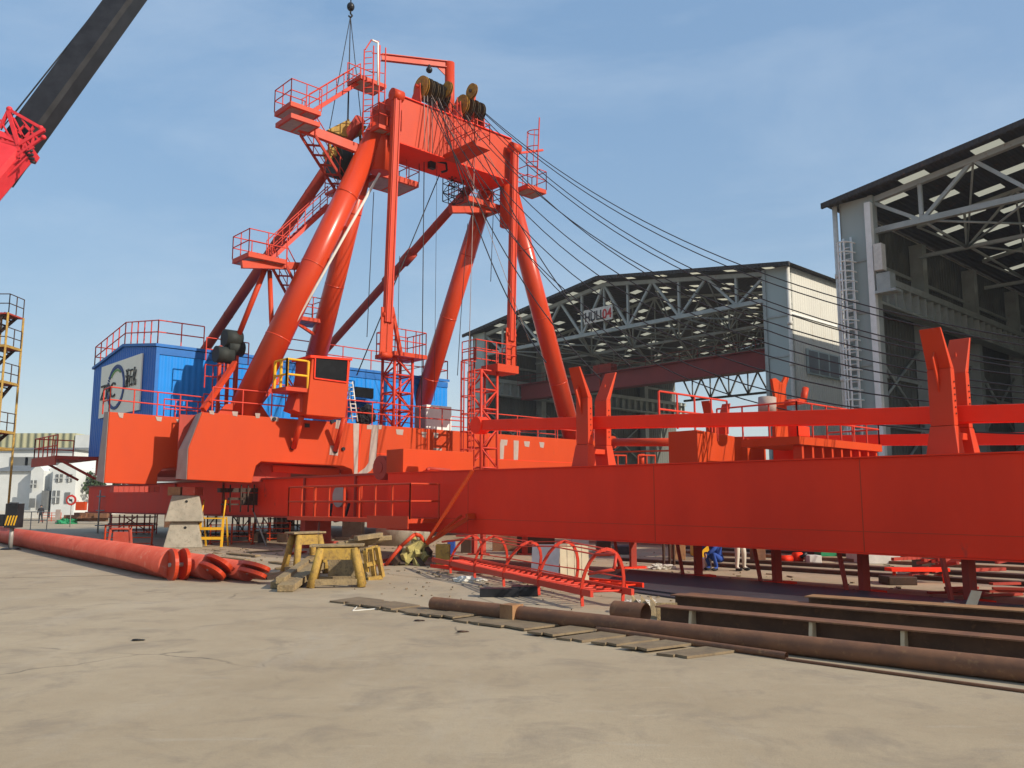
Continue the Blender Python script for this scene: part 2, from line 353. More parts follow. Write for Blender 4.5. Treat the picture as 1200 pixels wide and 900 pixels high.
def copies(root, spots):      # spots: (loc, rz, label)
    for loc, rz, lab in spots:
        c = copy_tree(root); c.location = loc; c.rotation_euler = (0,0,rz); c['label'] = lab
def text_mesh(name, s, size, origin, right, up, m, parent, depth=.012, sx=1., bold=0.):
    cu = bpy.data.curves.new(name, 'FONT'); cu.body = s; cu.size = size; cu.extrude = depth; cu.offset = bold
    ob = bpy.data.objects.new(name, cu); COL.objects.link(ob); bpy.context.view_layer.update()
    me = bpy.data.meshes.new_from_object(ob.evaluated_get(bpy.context.evaluated_depsgraph_get()))
    bpy.data.objects.remove(ob)
    right = Vector(right).normalized(); up = Vector(up).normalized(); nrm = right.cross(up)
    for v in me.vertices: c = v.co.copy(); v.co = Vector(origin)+right*c.x*sx+up*c.y+nrm*c.z
    if parent in ROOTINV: me.transform(ROOTINV[parent])
    me.materials.clear(); me.materials.append(M[m])
    for p in me.polygons: p.material_index = 0
    o = bpy.data.objects.new(name, me); COL.objects.link(o); o.parent = parent; return o

# ================================================================== SETTING
g = MB(); g.face([(-3000,-60,0),(3000,-60,0),(3000,5000,0),(-3000,5000,0)]); tag(g.build('ground', 'ground'), kind='structure')
# joints sawn between the slabs
j = MB()
for w in (1.2, 13.6): j.face([D(-30,w-.012,.004),D(-30,w+.012,.004),D(60,w+.012,.004),D(60,w-.012,.004)])
for e1_, e2_ in (((-400,653.5),(62,652)),((-400,686),(152,674)),((560,700),(640,728))):
    a, b_ = PZ(*e1_,.004), PZ(*e2_,.004); j.face([a,b_,b_+Vector((0,.05,0)),a+Vector((0,.05,0))])
for u in (-14., 38.): j.face([D(u-.01,-40,.0045),D(u+.01,-40,.0045),D(u+.01,60,.0045),D(u-.01,60,.0045)])
tag(j.build('slab_joints', 'gplate'), kind='structure')

# ================================================================== SHEDS
def shed(u0, u1, w0, w1, ze, zr, label, colw, truss_ws, sky_n, zb, back=False):
    um = (u0+u1)/2; base = D(um, w0, 0)
    r = thing('ship_assembly_shed', label, 'shed', base)
    zf = lambda u: ze+(zr-ze)*(1-abs(u-um)/((u1-u0)/2))
    # roof with see-through strips, one mesh
    nu, dw = sky_n, 1.15
    rf = MB(); ov = .9
    us = [u0-ov+(um-u0+ov)*i/nu for i in range(nu+1)]; us = us+[2*um-x for x in reversed(us[:-1])]
    nw = int((w1-w0+2*ov)/dw)
    for i in range(len(us)-1):
        a, b_ = us[i], us[i+1]
        for k in range(nw):
            wa, wb = w0-ov+k*dw, w0-ov+(k+1)*dw
            # skylight fills the middle of every third bay
            if k % (5 if back else 6) == (1 if i % 2 else 3) and 0 < i < len(us)-2:
                a1, b1 = a+(b_-a)*(.12 if back else .22), a+(b_-a)*(.88 if back else .78)
                for (x, y, mi) in ((a,a1,0),(a1,b1,1),(b1,b_,0)):
                    rf.mi = mi; rf.face([D(x,wa,zf(x)),D(x,wb,zf(x)),D(y,wb,zf(y)),D(y,wa,zf(y))])
            else:
                rf.mi = 0; rf.face([D(a,wa,zf(a)),D(a,wb,zf(a)),D(b_,wb,zf(b_)),D(b_,wa,zf(b_))])
    rf.build('roof', ['sheddark', 'sky'], r)
    # verge: stepped overhanging sheets at the open end
    vg = MB()
    for sgn in (0, 1):
        e0, e1 = (u0-ov, um) if sgn == 0 else (um, u1+ov)
        vg.prism([D(e0,w0-ov-.3,zf(e0)+.06),D(e1,w0-ov-.3,zf(e1)+.06),D(e1,w0-ov-.3,zf(e1)-.35),D(e0,w0-ov-.3,zf(e0)-.35)], V*.25)
    vg.build('verge', 'sheddark', r)
    # side walls: outer cladding and inner lining
    for (ua, sg, nm) in ((u0, 1, 'side_wall'), (u1, -1, 'side_wall')):
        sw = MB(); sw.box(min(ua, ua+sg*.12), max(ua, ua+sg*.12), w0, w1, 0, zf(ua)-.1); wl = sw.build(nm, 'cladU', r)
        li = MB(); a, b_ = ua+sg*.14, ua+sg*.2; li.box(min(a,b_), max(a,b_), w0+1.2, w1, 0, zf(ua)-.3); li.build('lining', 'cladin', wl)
    # posts, girts and bracing inside the two long walls
    for (ua, sg) in ((u0, 1), (u1, -1)):
        cm = MB(); ui = ua+sg*.3
        k = w0+12
        while k < w1:
            cm.box(min(ui,ui+sg*1.1), max(ui,ui+sg*1.1), k, k+.9, 0, ze-1.); k += 12
        cm.sep('wall_post', 'steelp', r)
        gi = MB()
        for z in (4,8,12,ze-4): gi.bar(D(ua+sg*.35,w0+1,z), D(ua+sg*.35,w1,z), .2, .3)
        k = w0+1.5
        while k < w1-12:
            for (za, zb_) in ((1, 8), (8, 15)): gi.tube(D(ua+sg*.6,k,za), D(ua+sg*.6,k+11,zb_), .12, n=5); gi.tube(D(ua+sg*.6,k,zb_), D(ua+sg*.6,k+11,za), .12, n=5)
            k += 12
        gi.build('wall_bracing', 'steelp', r)
        rb = MB(); rb.box(min(ua+sg*1.2,ua+sg*2.4), max(ua+sg*1.2,ua+sg*2.4), w0+.4, w1, zb-3.6, zb-3.1); rb.box(min(ua+sg*1.6,ua+sg*1.9), max(ua+sg*1.6,ua+sg*1.9), w0+.5, w1, zb-5.2, zb-3.6); rb.box(min(ua+sg*1.2,ua+sg*2.4), max(ua+sg*1.2,ua+sg*2.4), w0+.4, w1, zb-5.4, zb-5.21)
        k = w0+.6
        while k < w1: rb.box(min(ua+sg*1.2,ua+sg*2.35), max(ua+sg*1.2,ua+sg*2.35), k, k+.08, zb-5.2, zb-3.6); k += 1.5
        rb.build('crane_runway', 'steelp', r)
    # clad corner towers at the opening
    for (ua, sg) in ((u0, 1), (u1, -1)):
        c = MB(); a, b_ = ua, ua+sg*colw
        c.prism([D(a,w0,0),D(b_-sg*.5,w0,0),D(b_,w0,zb-5),D(b_,w0,zf(b_)-.4),D(a,w0,zf(a)-.1)], V*.9)
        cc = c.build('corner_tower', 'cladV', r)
        tr = MB()
        for z in (4,8,12,16,20): tr.box(min(a,b_)-.03, max(a,b_)+.03, w0-.1, w0-.01, z, z+.18)
        tr.box(min(b_,b_+sg*.35), max(b_,b_+sg*.35), w0-.15, w0+.6, 0, zf(b_)-.4)
        tr.build('tower_trim', 'steelp', cc)
        dp = MB(); dp.tube(D(a-sg*.25,w0-.25,0), D(a-sg*.25,w0-.25,zf(a)-.3), .2, n=8)
        for z in (3.,7.,11.,15.,19.): dp.tube(D(a-sg*.25,w0-.25,z), D(a-sg*.25,w0-.25,z+.35), .26, n=8)
        dp.build('downpipe', 'white2', r)
    # roof trusses
    a0, a1 = u0+colw, u1-colw; n = 12
    def truss(w, r1, r2, m, name, zlow=0.):
        t_ = MB(); ns = [a0+(a1-a0)*i/n for i in range(n+1)]
        top = lambda u: zf(u)-.75
        zbb = zb+zlow
        for (x, y) in ((a0, um), (um, a1)): t_.bar(D(x,w,top(x)), D(y,w,top(y)), r1, r1)
        t_.bar(D(a0,w,zbb), D(a1,w,zbb), r1, r1)
        for i in range(n+1):
            u = ns[i]
            if i % 2 == 1: t_.bar(D(u,w,zbb), D(u,w,top(u)), r2, r2)
            if i == n//2: t_.bar(D(u,w,zbb), D(u,w,top(u)), r2*.8, r2*.8)
            if i < n:
                p, q = (D(u,w,top(u)), D(ns[i+1],w,zbb)) if i % 2 == 0 else (D(u,w,zbb), D(ns[i+1],w,top(ns[i+1])))
                t_.bar(p, q, r2, r2)
        return t_.build(name, m, r)
    truss(w0+.3, .42, .26, 'steelp', 'roof_truss')
    for w in truss_ws: truss(w, .28, .16, 'steelp', 'roof_truss', -.2)
    # ties between the trusses
    ti = MB(); prev = w0+.3
    for w in list(truss_ws):
        for i in range(n+1):
            u = a0+(a1-a0)*i/n
            if i % 2: ti.tube(D(u,prev,zb), D(u,w,zb-.2), .11, n=5)
            if i % 2 and i < n-1: ti.tube(D(u,prev,zb), D(a0+(a1-a0)*(i+2)/n,w,zb-.2), .09, n=5); ti.tube(D(a0+(a1-a0)*(i+2)/n,prev,zb), D(u,w,zb-.2), .09, n=5)
            if i % 2 == 0 and i < n: ti.tube(D(u,prev,zf(u)-.8), D(a0+(a1-a0)*(i+1)/n,w,zb-.2), .08, n=5)
        prev = w
    ti.build('roof_ties', 'steelp', r)
    # rear gable: clad above, light truss below
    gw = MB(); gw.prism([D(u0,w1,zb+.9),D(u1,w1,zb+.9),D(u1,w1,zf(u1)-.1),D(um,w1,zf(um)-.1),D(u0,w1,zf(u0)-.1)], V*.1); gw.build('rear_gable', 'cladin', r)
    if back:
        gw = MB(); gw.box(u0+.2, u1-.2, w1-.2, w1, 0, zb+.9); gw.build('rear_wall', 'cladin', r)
    gt = MB(); z0_ = zb-2.7; gt.bar(D(a0,w1-.4,z0_), D(a1,w1-.4,z0_), .35); gt.bar(D(a0,w1-.4,zb+.8), D(a1,w1-.4,zb+.8), .3)
    for i in range(n*2):
        ua_, ub_ = a0+(a1-a0)*i/(2*n), a0+(a1-a0)*(i+1)/(2*n); z1_, z2_ = (zb+.8, z0_) if i % 2 == 0 else (z0_, zb+.8); gt.bar(D(ua_,w1-.4,z1_), D(ub_,w1-.4,z2_), .22)
        if i % 2 == 0: gt.bar(D(ub_,w1-.4,z0_), D(ub_,w1-.4,zb+.8), .18)
    gt.build('rear_truss', 'roofg', r)
    return r, zf
s2, zf2 = shed(41.2, 88.7, 75, 121, 25.1, 28.4, 'farther grey shed with open trussed front, dark gable roof and a HULL sign', 2.3, [85, 98, 110], 11, 22.0)
s1, zf1 = shed(-19.4, 29.4, 62, 120, 25.0, 28.5, 'nearer tall open shed at the right edge with a white caged ladder on its corner', 2.3, [71, 86, 102], 10, 22.2, True)
# overhead travelling crane in the farther shed
gb = thing('overhead_crane', 'dark red travelling crane girder spanning inside the farther shed', 'crane', D(66, 82, 0))
q = MB(); q.box(43.6, 86.4, 82, 83.6, 16.3, 18.3); q.build('girder', 'gantry', gb)
q = MB(); q.box(43.6, 86.4, 81.3, 82, 18.3, 18.4); q.rail([D(43.7,81.3,18.4), D(86.3,81.3,18.4)], 1.1, 2.5, .03); q.build('walkway', 'gantry', gb)
q = MB(); q.box(70, 73, 82.2, 83.4, 18.35, 19.6); q.tube(D(71.5,81.8,18.3), D(71.5,81.8,13.5), .12); q.build('trolley', 'dull', gb)
# HULL 04 sign on the farther shed
a_ = PW(684, 365, 74.7); b_ = PW(717, 357, 74.7); 
sg = thing('hull_sign', 'white board reading HULL 04 hung on the truss of the farther shed', 'sign', (a_.x, a_.y, a_.z))
ua, ub = uw(a_)[0], uw(b_)[0]
q = MB(); q.box(ub, ua, 74.75, 74.85, a_.z-1.6, a_.z+.1); q.build('board', 'white2', sg)
Rt = -U
L_ = ua-ub; zt = a_.z-1.35
text_mesh('lettering', 'HULL', 1.6, D(ua-.12,74.70,zt), Rt, Z, 'ink', sg, sx=.78, bold=.018)
text_mesh('lettering', '04', 1.6, D(ua-L_*.66,74.70,zt), Rt, Z, 'inkr', sg, sx=.9, bold=.018)
# end wall band, window and flashing of the farther shed
q = MB(); q.box(41.06, 41.19, 75, 121, 20.2, 20.4); q.build('flashing', 'white', s2)
q = MB(); q.mi = 0
p0, p1 = PU(945, 410, 41.1), PU(985, 440, 41.1); w0_, w1_ = uw(p0)[1], uw(p1)[1]
fr = MB(); fr.box(41.0, 41.15, w0_, w1_+6, 14.6, 17.1); frm = fr.build('window', 'cladV', s2)
for i in range(6):
    q.box(40.96, 40.99, w0_+.25+i*(w1_+6-w0_)/6, w0_+(i+1)*(w1_+6-w0_)/6-.1, 14.75, 16.95)
q.sep('pane', 'roofg', frm)
# white caged ladder, crane runway bracket and lamp bank on the nearer shed
q = MB(); lp = uw(PW(995, 300, 61.9))[0]
q.cage(D(lp,61.7,1.2), D(lp,61.7,22.0), -V, .6, .60, .45, .75, .07); q.build('caged_ladder', 'white', s1)
q = MB(); q.box(26.75, 27.2, 61.4, 61.85, 0, 24.3); q.build('corner_post', 'white', s1)
q = MB(); q.box(26.0, 26.6, 61.2, 61.9, 18.9, 20.9); q.build('lamp_bank', 'white2', s1)
q = MB(); q.box(25.2, 26.7, 61.3, 62.4, 17.2, 17.4); q.box(25.6, 26.6, 61.4, 62.4, 17.4, 18.7); q.build('landing', 'steelp', s1)

# ================================================================== far buildings and trees
def bldg(px0, px1, pyt, Y, dep, label, kind):
    p = PY(px0, 605, Y); q_ = PY(px1, 605, Y); h = PY(px0, pyt, Y).z
    r = thing('office_building', label, 'building', (p.x, Y, 0)); x0, x1 = p.x, q_.x
    b = MB(); b.xbox(x0, x1, Y, Y+dep, 0, h)
    return r, x0, x1, h, b
r, x0, x1, h, b = bldg(-60, 82, 527, 140, 20, 'long white hall with an olive ridge roof behind the white house', 'hall')
b.build('wall', 'wallw', r)
rf = MB(); rf.prism([(x0-.5,139.5,h),(x0-.5,160,h),(x0-.5,150,h+1.2)], (x1-x0+1,0,0)); rfo = rf.build('roof', 'roofg', r)
rf = MB(); rf.xbox(x0, x1-3, 146, 153, h+.6, h+3.2); rf.build('ridge_light', 'roofy', rfo)
rf = MB(); rf.xbox(x1-3, x1-.4, 145.8, 153, h+.5, h+2.9); rf.build('gable_wall', 'wallw', rfo)
w_ = MB()
for px in (12, 30, 57): a = PY(px, 536, 140).x; w_.xbox(a, a+3., 139.92, 139.99, h-3.6, h-1.2)
w_.sep('window', 'roofg', r)
p = PY(9, 605, 120); XL = p.x
r = thing('white_house', 'white gabled two storey house at the far left with grey windows', 'house', (XL,120,0))
def gable(x0, x1, y0, y1, z, zr, m='wallw'):
    b = MB(); b.prism([(x0,y0,0),(x1,y0,0),(x1,y0,z),((x0+x1)/2,y0,zr),(x0,y0,z)], (0,y1-y0,0)); return b
k = lambda px: PY(px, 590, 120).x
zz = lambda py: PY(30, py, 120).z
b = MB(); b.xbox(k(-20), k(36), 121, 132, 0, zz(552)); b.build('wall', 'wallw', r)
b = MB(); b.prism([(k(-20)-.3,120.6,zz(552)),(k(-20)-.3,132.4,zz(552)),(k(-20)-.3,127,zz(543))], (k(36)-k(-20)+.3,0,0)); b.build('roof', 'roofg', r)
gable(k(36), k(51), 119.5, 130, zz(552), zz(544)).build('gable_wing', 'wallw', r)
b = MB(); b.xbox(k(51), k(65), 121, 130, zz(572), zz(548)); b.xbox(k(51), k(51)+.4, 121,130,0,zz(572)); b.build('porch', 'wallw', r)
gable(k(64), k(91), 119, 130, zz(550), zz(537)).build('gable_wing', 'wallw', r)
wn = MB()
for (a, c, t_, bt) in ((39,46,563,572),(39,46,584,595),(68,76,556,565),(81,87,556,565),(66,74,575,590),(80,86,577,590),(53,60,575,598)):
    wn.xbox(k(a), k(c), 118.9, 118.96+ (2.2 if a==53 else 0.02), zz(bt), zz(t_))
wo = wn.sep('window', 'roofg', r)[0]
wn = MB()
for (a, c, t_, bt) in ((39,46,563,572),(68,76,556,565),(81,87,556,565),(66,74,575,590)):
    wn.xbox((k(a)+k(c))/2-.05, (k(a)+k(c))/2+.05, 118.8, 118.88, zz(bt), zz(t_)); wn.xbox(k(a), k(c), 118.8, 118.88, zz((bt+t_)/2)-.05, zz((bt+t_)/2)+.05)
wn.build('window_bars', 'wallw', wo)
# side hall wall sheet: corrugated white fence
b = MB(); b.xbox(k(-30), k(92), 112, 112.15, 0, 1.0); b.build('low_wall', 'white2', None, tag_=('low white wall in front of the far white house', 'wall'))
def tree(x, y, h, label):
    r = thing('tree', label, 'tree', (x,y,0), group='dark trees beyond the yard')
    t_ = MB(); t_.tube((x,y,0),(x,y,h*.45),.28,.14,8)
    for i in range(5): an = i*1.3; t_.tube((x,y,h*.35),(x+math.cos(an)*h*.22,y+math.sin(an)*h*.22,h*(.6+.06*i)),.1,.03,5)
    t_.build('trunk', 'bark', r)
    c = MB()
    bl = [(random.gauss(0,h*.16), random.gauss(0,h*.16), h*random.uniform(.38,.86), h*random.uniform(.10,.19)) for _ in range(11)]
    for i in range(1500):
        bx, by, bz, br = random.choice(bl); d = Vector((random.gauss(0,1),random.gauss(0,1),random.gauss(0,1))).normalized()*br*random.uniform(.7,1.1)
        p = Vector((x+bx, y+by, bz))+d; a = Vector((random.gauss(0,1),random.gauss(0,1),random.gauss(0,1))).normalized()*.28; e = a.cross(Vector((random.gauss(0,1),random.gauss(0,1),random.gauss(0,1)))).normalized()*.22
        c.face([p-a, p+e, p+a, p-e])
    c.build('crown', 'leaf', r)
for i, (px, Y, h, lb) in enumerate(((103,126,6.3,'dark bushy tree just right of the far white house'),(108,124,7.4,'dark tree under the red side platform of the crane'),(-8,160,9,'dark tree at the left edge of the photo'),(120,140,7,'low dark tree half hidden behind the crane hull'))):
    tree(PY(px,590,Y).x, Y, h, lb)

# ================================================================== FLOATING CRANE (hull, machinery house, A-frame)
FC = thing('floating_crane', 'orange red floating crane with pontoon, blue machinery house and tall A-frame', 'floating crane', D(40, 27, 0))
UF = 35.9
P = lambda px, py: PU(px, py, UF)
z_top = 5.8
# ---- hull front shell (near pod reaching to the right)
pr = [P(237,480), P(221,525), P(219,562), P(295,566), P(300,546), P(306,541), P(402,546), P(412,550), P(415,560)]
pr += [D(UF, uw(P(470,560))[1], 2.9), D(UF, 40.8, 2.9), D(UF, 40.8, z_top)]
pr[0].z = z_top
def loft(b, f, bk):
    n = len(f); a = [b.b.verts.new(p) for p in f]; c = [b.b.verts.new(p) for p in bk]
    b.b.faces.new(a[::-1]); b.b.faces.new(c)
    for i in range(n): b.b.faces.new((a[i], a[(i+1)%n], c[(i+1)%n], c[i]))
bkp = [p+U*1.1 for p in pr]; bkp[0] = PU(230,480,37.0); bkp[0].z = z_top; bkp[1] = PU(209,528,37.0); bkp[2] = PU(206,561,37.0)
q = MB(); loft(q, pr, bkp); hull = q.build('hull_front', 'bright', FC, bevel=.03)
q = MB(); a, b_, c = P(236.6,480), P(220.6,525), P(218.6,562); a.z = z_top
a2, b2, c2 = PU(230,480,37.0), PU(209,528,37.0), PU(206,561,37.0); a2.z = z_top
q.prism([a, b_, b2, a2], V*-.012-U*.004); q.prism([b_, c, c2, b2], V*-.012-U*.004); q.sep('hull_side_plate', 'prim', hull)
q = MB(); q.box(36.95, 37.0, uw(c2)[1], 20, 2.9, 5.75); q.build('hull_back_plate', 'dull', hull)
q = MB(); q.box(37.2, 49.8, 15.2, 41, 3.4, 5.79); q.box(49.8, 60, 22, 41, 3.4, 5.79); q.build('hull_body', 'org', FC)
q = MB(); q.prism([PU(320,545,36.8), PU(398,549,36.8), PU(398,558,36.8), PU(320,553,36.8)], U*.35); q.build('pump_casing', 'bright', FC, bevel=.02)
q = MB(); q.bar(PU(303,546,37.0), PU(314,560,37.0), .15); q.bar(PU(316,546,37.0), PU(313,560,37.0), .12); q.sep('recess_brace', 'dull', FC)
# ---- far-left pod
P2 = lambda px, py: PU(px, py, 38.5)
pts = [P2(128,482.5), P2(122,566), P2(184,568), P2(185,556), P2(190,550), P2(198,548), P2(250,549), P2(250,492)]
bk2 = [p+U*1.3 for p in pts]; bk2[0] = PU(122.5,483,39.8); bk2[1] = PU(113,563,39.8)
q = MB(); loft(q, pts, bk2); pod = q.build('hull_pod', 'bright', FC, bevel=.03)
q = MB(); q.prism([P2(127.6,482.4), P2(121.6,566), PU(113,563,39.8), PU(122.5,483,39.8)], V*-.012); q.build('pod_side_plate', 'prim', pod)
q = MB()
for i in range(9): c = P2(134+i*6, 570); q.bar(c, c-Z*.25, .2, .5)
q.sep('keel_bracket', 'dull', pod)
# primer patches, pad plates and nozzles on the front
def pf(px, py, off=.012): return PU(px, py, UF-off)
q = MB()
for poly in ([(414,496),(421,496),(419,557),(415,558)], [(436,498),(444,498),(440,545),(434,552),(428,556),(420,559),(420,554),(428,548),(432,542),(434,520)], [(430,498),(436,498),(436,503),(430,503)],[(444,498),(448,498),(447,503),(444,503)],
             [(387,522),(397,523),(396,534),(386,533)], [(394,492),(402,493),(401,503),(393,502)], [(245,481),(251,481.3),(251,486),(246,485)], [(272,482),(279,482.4),(278,488),(273,487)], [(299,484),(305,484.5),(304,490),(300,490)],
             [(316,488),(327,489),(326,494),(318,493)], [(464,503),(473,503.5),(472,510),(465,509)], [(494,506),(500,506.4),(499,513),(495,512)], [(508,507),(514,507.4),(513,513),(509,513)], [(508,525),(518,525.6),(517,529),(508,529)],
             [(587,515),(595,515.5),(594,522),(591,522),(590,538),(586,538),(586,520)], [(602,516),(608,516.4),(607,539),(602,539)], [(614,517),(621,517.4),(620,524),(615,523)], [(632,518),(638,518.4),(637,525),(633,524)]):
    q.prism([pf(*c) for c in poly], U*.01)
q.sep('primer_patch', 'prim', hull)
q = MB()
for poly in ([(138,483.4),(145,484),(144,490),(140,489)], [(182,488),(190,488.7),(189,494),(184,493)], [(206,491),(214,491.7),(213,496),(208,495)]):
    q.prism([PU(c[0],c[1],38.48) for c in poly], U*.01)
q.sep('primer_patch', 'prim', pod)
q = MB()
for (px, py) in ((343,525),(322,491),(394,529),(390,494),(403,526)): c = pf(px,py,.1); q.tube(c, c+U*.12, .09, n=8)
q.prism([pf(357,496),pf(363,496.4),pf(363,501),pf(357,501)], U*.012)
q.sep('nozzle', 'black', hull)
# weld seams on the front shell
q = MB()
for px in (421.5, 500, 572): q.box(UF-.008, UF, uw(P(px,510))[1], uw(P(px,510))[1]+.04, 2.95, 5.78)
q.box(UF-.008, UF, 24, 40.5, 4.35, 4.38)
q.sep('weld_seam', 'jib', hull)
# ---- railings along the deck edges
q = MB()
q.rail([D(UF+.15, uw(P(250,480))[1], z_top), D(UF+.15, uw(P(352,490))[1], z_top)], 1.15, 1.25, .035, (.5,))
q.rail([D(UF+.15, uw(P(408,490))[1], z_top), D(UF+.15, uw(P(545,500))[1], z_top)], 1.15, 1.5, .035, (.5,))
q.rail([D(UF+.15, uw(P(557,500))[1], z_top), D(UF+.15, 40.6, z_top)], 1.15, 1.7, .035, (.5,))
q.build('deck_railing', 'rail', FC)
q = MB(); c0 = P2(128,482.5); wz = uw(c0)[1]; zt_ = c0.z
q.rail([D(39.75, wz+.12, zt_), D(38.7, wz+.05, zt_), D(38.7, uw(P2(238,490))[1], zt_-.1)], 1.1, 1.1, .032, (.5,))
q.rail([D(39.8, wz+2.8, zt_), D(39.8, wz+6, zt_)], .9, .5, .03, (.5,))
q.build('pod_railing', 'rail', FC)
# ---- machinery house
hu0, hu1, hur, hw0, hw1, hz0, hzs, hzr = 41.2, 50.5, 45.8, 15.0, 32.8, 4.4, 9.36, 9.97
HM = thing  # (house stays a part of the crane)
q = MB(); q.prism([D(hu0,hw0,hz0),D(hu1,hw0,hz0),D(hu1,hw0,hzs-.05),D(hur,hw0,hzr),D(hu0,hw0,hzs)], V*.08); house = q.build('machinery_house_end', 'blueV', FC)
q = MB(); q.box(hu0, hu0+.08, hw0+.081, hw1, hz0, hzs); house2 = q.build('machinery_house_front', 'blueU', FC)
q = MB(); q.prism([D(hu0-.1,hw0-.1,hzs+.02),D(hur,hw0-.1,hzr+.02),D(hu1+.1,hw0-.1,hzs-.03),D(hu1+.1,hw0-.1,hzs+.1),D(hur,hw0-.1,hzr+.16),D(hu0-.1,hw0-.1,hzs+.16)], V*(hw1-hw0+.2)); q.build('machinery_house_roof', 'bluet', FC)
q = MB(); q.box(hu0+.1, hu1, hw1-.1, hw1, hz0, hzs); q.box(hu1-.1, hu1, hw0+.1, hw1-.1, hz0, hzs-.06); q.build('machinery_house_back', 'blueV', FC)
q = MB(); q.box(hu0-.05,hu0-.0,hw0-.05,hw0+.12,hz0,hzs-.02); q.box(hu0-.05,hu0-.003,hw0+.12,hw1,hzs-.35,hzs-.02); q.build('corner_trim', 'bluet', house)
q = MB()
q.rail([D(hu1,hw1,hzs+.1),D(hu1,hw0,hzs+.1),D(hur,hw0,hzr+.16),D(hu0,hw0,hzs+.16),D(hu0,uw(PU(238,415,hu0))[1],hzs+.16)], 1.15, 1.0, .032, (.5,))
q.rail([D(hu0,uw(PU(330,415,hu0))[1],hzs+.16),D(hu0,hw1,hzs+.16),D(hu1,hw1,hzs+.1)], 1.15, 1.9, .032, (.5,))
q.build('roof_railing', 'rail', house)
wn = MB(); a, b_ = PU(417,453,41.1), PU(438,467,41.1); wo_ = uw(a)[1], uw(b_)[1]
wn.box(41.13,41.19,wo_[0],wo_[1],b_.z,a.z); wn.build('window', 'glass', house2)
q = MB(); a, b_ = PU(415,467,40.6), PU(440,470,40.6); q.box(40.3,41.15,uw(a)[1],uw(b_)[1],a.z-.15,a.z); q.build('window_ledge', 'bluet', house2)
# sign board with the operator's mark
sp = [PW(120.5,433.5,14.93), PW(168,414.5,14.93), PW(162.5,479,14.93), PW(115,492,14.93)]
su0 = (uw(sp[0])[0]+uw(sp[3])[0])/2; su1 = (uw(sp[1])[0]+uw(sp[2])[0])/2; szt = (sp[0].z+sp[1].z)/2+.1; szb = (sp[2].z+sp[3].z)/2
q = MB(); q.box(su1, su0, 14.90, 14.97, szb, szt); sb = q.build('sign_board', 'cream', house)
sw_, sh_ = su0-su1, szt-szb
def ring(cu, cz, ru, rz, a0, a1, th, m, nm, n=40):
    q = MB()
    for i in range(n):
        t0, t1 = a0+(a1-a0)*i/n, a0+(a1-a0)*(i+1)/n
        f = lambda t, k: D(cu-math.cos(t)*(ru-k), 14.86, cz+math.sin(t)*(rz-k))
        q.prism([f(t0,0), f(t1,0), f(t1,th), f(t0,th)], V*.035)
    return q.build(nm, m, sb)
cu_, cz_ = su0-sw_*.42, szb+sh_*.52
ring(cu_, cz_, sw_*.215, sh_*.42, R(-75), R(150), .20, 'logob', 'logo_ring')
ring(cu_, cz_, sw_*.215, sh_*.42, R(185), R(285), .16, 'logob', 'logo_ring')
ring(cu_, cz_, sw_*.215-.24, sh_*.42-.24, R(55), R(140), .10, 'logog', 'logo_ring')
for i in range(6):
    t0 = R(148+i*7); ring(cu_, cz_, sw_*.215+.05, sh_*.42+.05, t0, t0+R(4), .22, 'logob', 'logo_tooth', 2)
text_mesh('lettering', 'ZPC', 1.15, D(su0-sw_*.03,14.86,szb+sh_*.34), -U, Z, 'ink', sb, sx=1.1)
text_mesh('lettering', '浙石化', 1.05, D(su0-sw_*.655,14.86,szb+sh_*.48), -U, Z, 'ink', sb, sx=.50, bold=.0)
# side gallery behind the house
q = MB(); q.box(48.9, 53.4, 12.9, 15.0, 4.2, 4.38); q.box(48.9,53.4,12.9,12.98,3.9,4.2); q.bar(D(49,15,3.2), D(49,13.1,4.2), .12); q.bar(D(52,15,3.2), D(52,13.1,4.2), .12); gl = q.build('side_gallery', 'dull', FC)
q = MB(); q.rail([D(49.0,13.,4.38), D(53.3,13.,4.38), D(53.3,15,4.38)], 1.1, .8, .035, (.5,)); q.build('gallery_railing', 'rail', gl)

# ---- A-frame
zb_ = PU(466,167,33.3).z
w1_, w2_ = 22.6, 32.2
ztopb = PU(467,112,33.3).z
BZ0, BZ1 = zb_, ztopb
print('BEAM', zb_, ztopb, PU(597,172,33.3).z, PU(592,212,33.3).z, uw(PU(600,180,33.3))[1])
q = MB(); q.box(33.3, 35.2, uw(PU(462,130,33.3))[1], uw(PU(600,180,33.3))[1], BZ0, BZ1); beam = q.build('crossbeam', 'org', FC, bevel=.03)
q = MB(); q.box(33.15, 35.35, uw(PU(462,130,33.3))[1]+.1, uw(PU(600,180,33.3))[1]-.1, BZ0-.06, BZ0-.005); q.box(33.2, 35.3, uw(PU(462,130,33.3))[1]+.1, uw(PU(600,180,33.3))[1]-.1, BZ1+.005, BZ1+.05); q.sep('beam_flange', 'jib', beam)
nodeN = PU(447,130,34.2); nodeF = PU(596,195,34.2)
wN, wFr = uw(nodeN)[1], uw(nodeF)[1]
q = MB(); q.tube(D(34.2,wN,18.2), D(34.2,wN,21.3), .5, n=24); q.tube(D(34.2,wFr,17.4), D(34.2,wFr,20.3), .5, n=24); q.sep('leg_head', 'org', FC)
def leg(p, q_, r, m='orgt', name='a_frame_leg', n=28, r2=None, lab=None):
    b = MB(); b.tube(p, q_, r2 or r, r, n=n); L0 = (Vector(q_)-Vector(p)).length
    for k in (.25,.5,.75):      # weld rings
        a = Vector(p).lerp(q_, k); rr = (r2 or r)*(1-k)+r*k; d = (Vector(q_)-Vector(p)).normalized()*.03; b.tube(a-d, a+d, rr+.012, n=n)
    o = b.build(name, m, FC)
    if lab: o['label'] = lab
    return o
foot1 = PU(283,478,36.9)
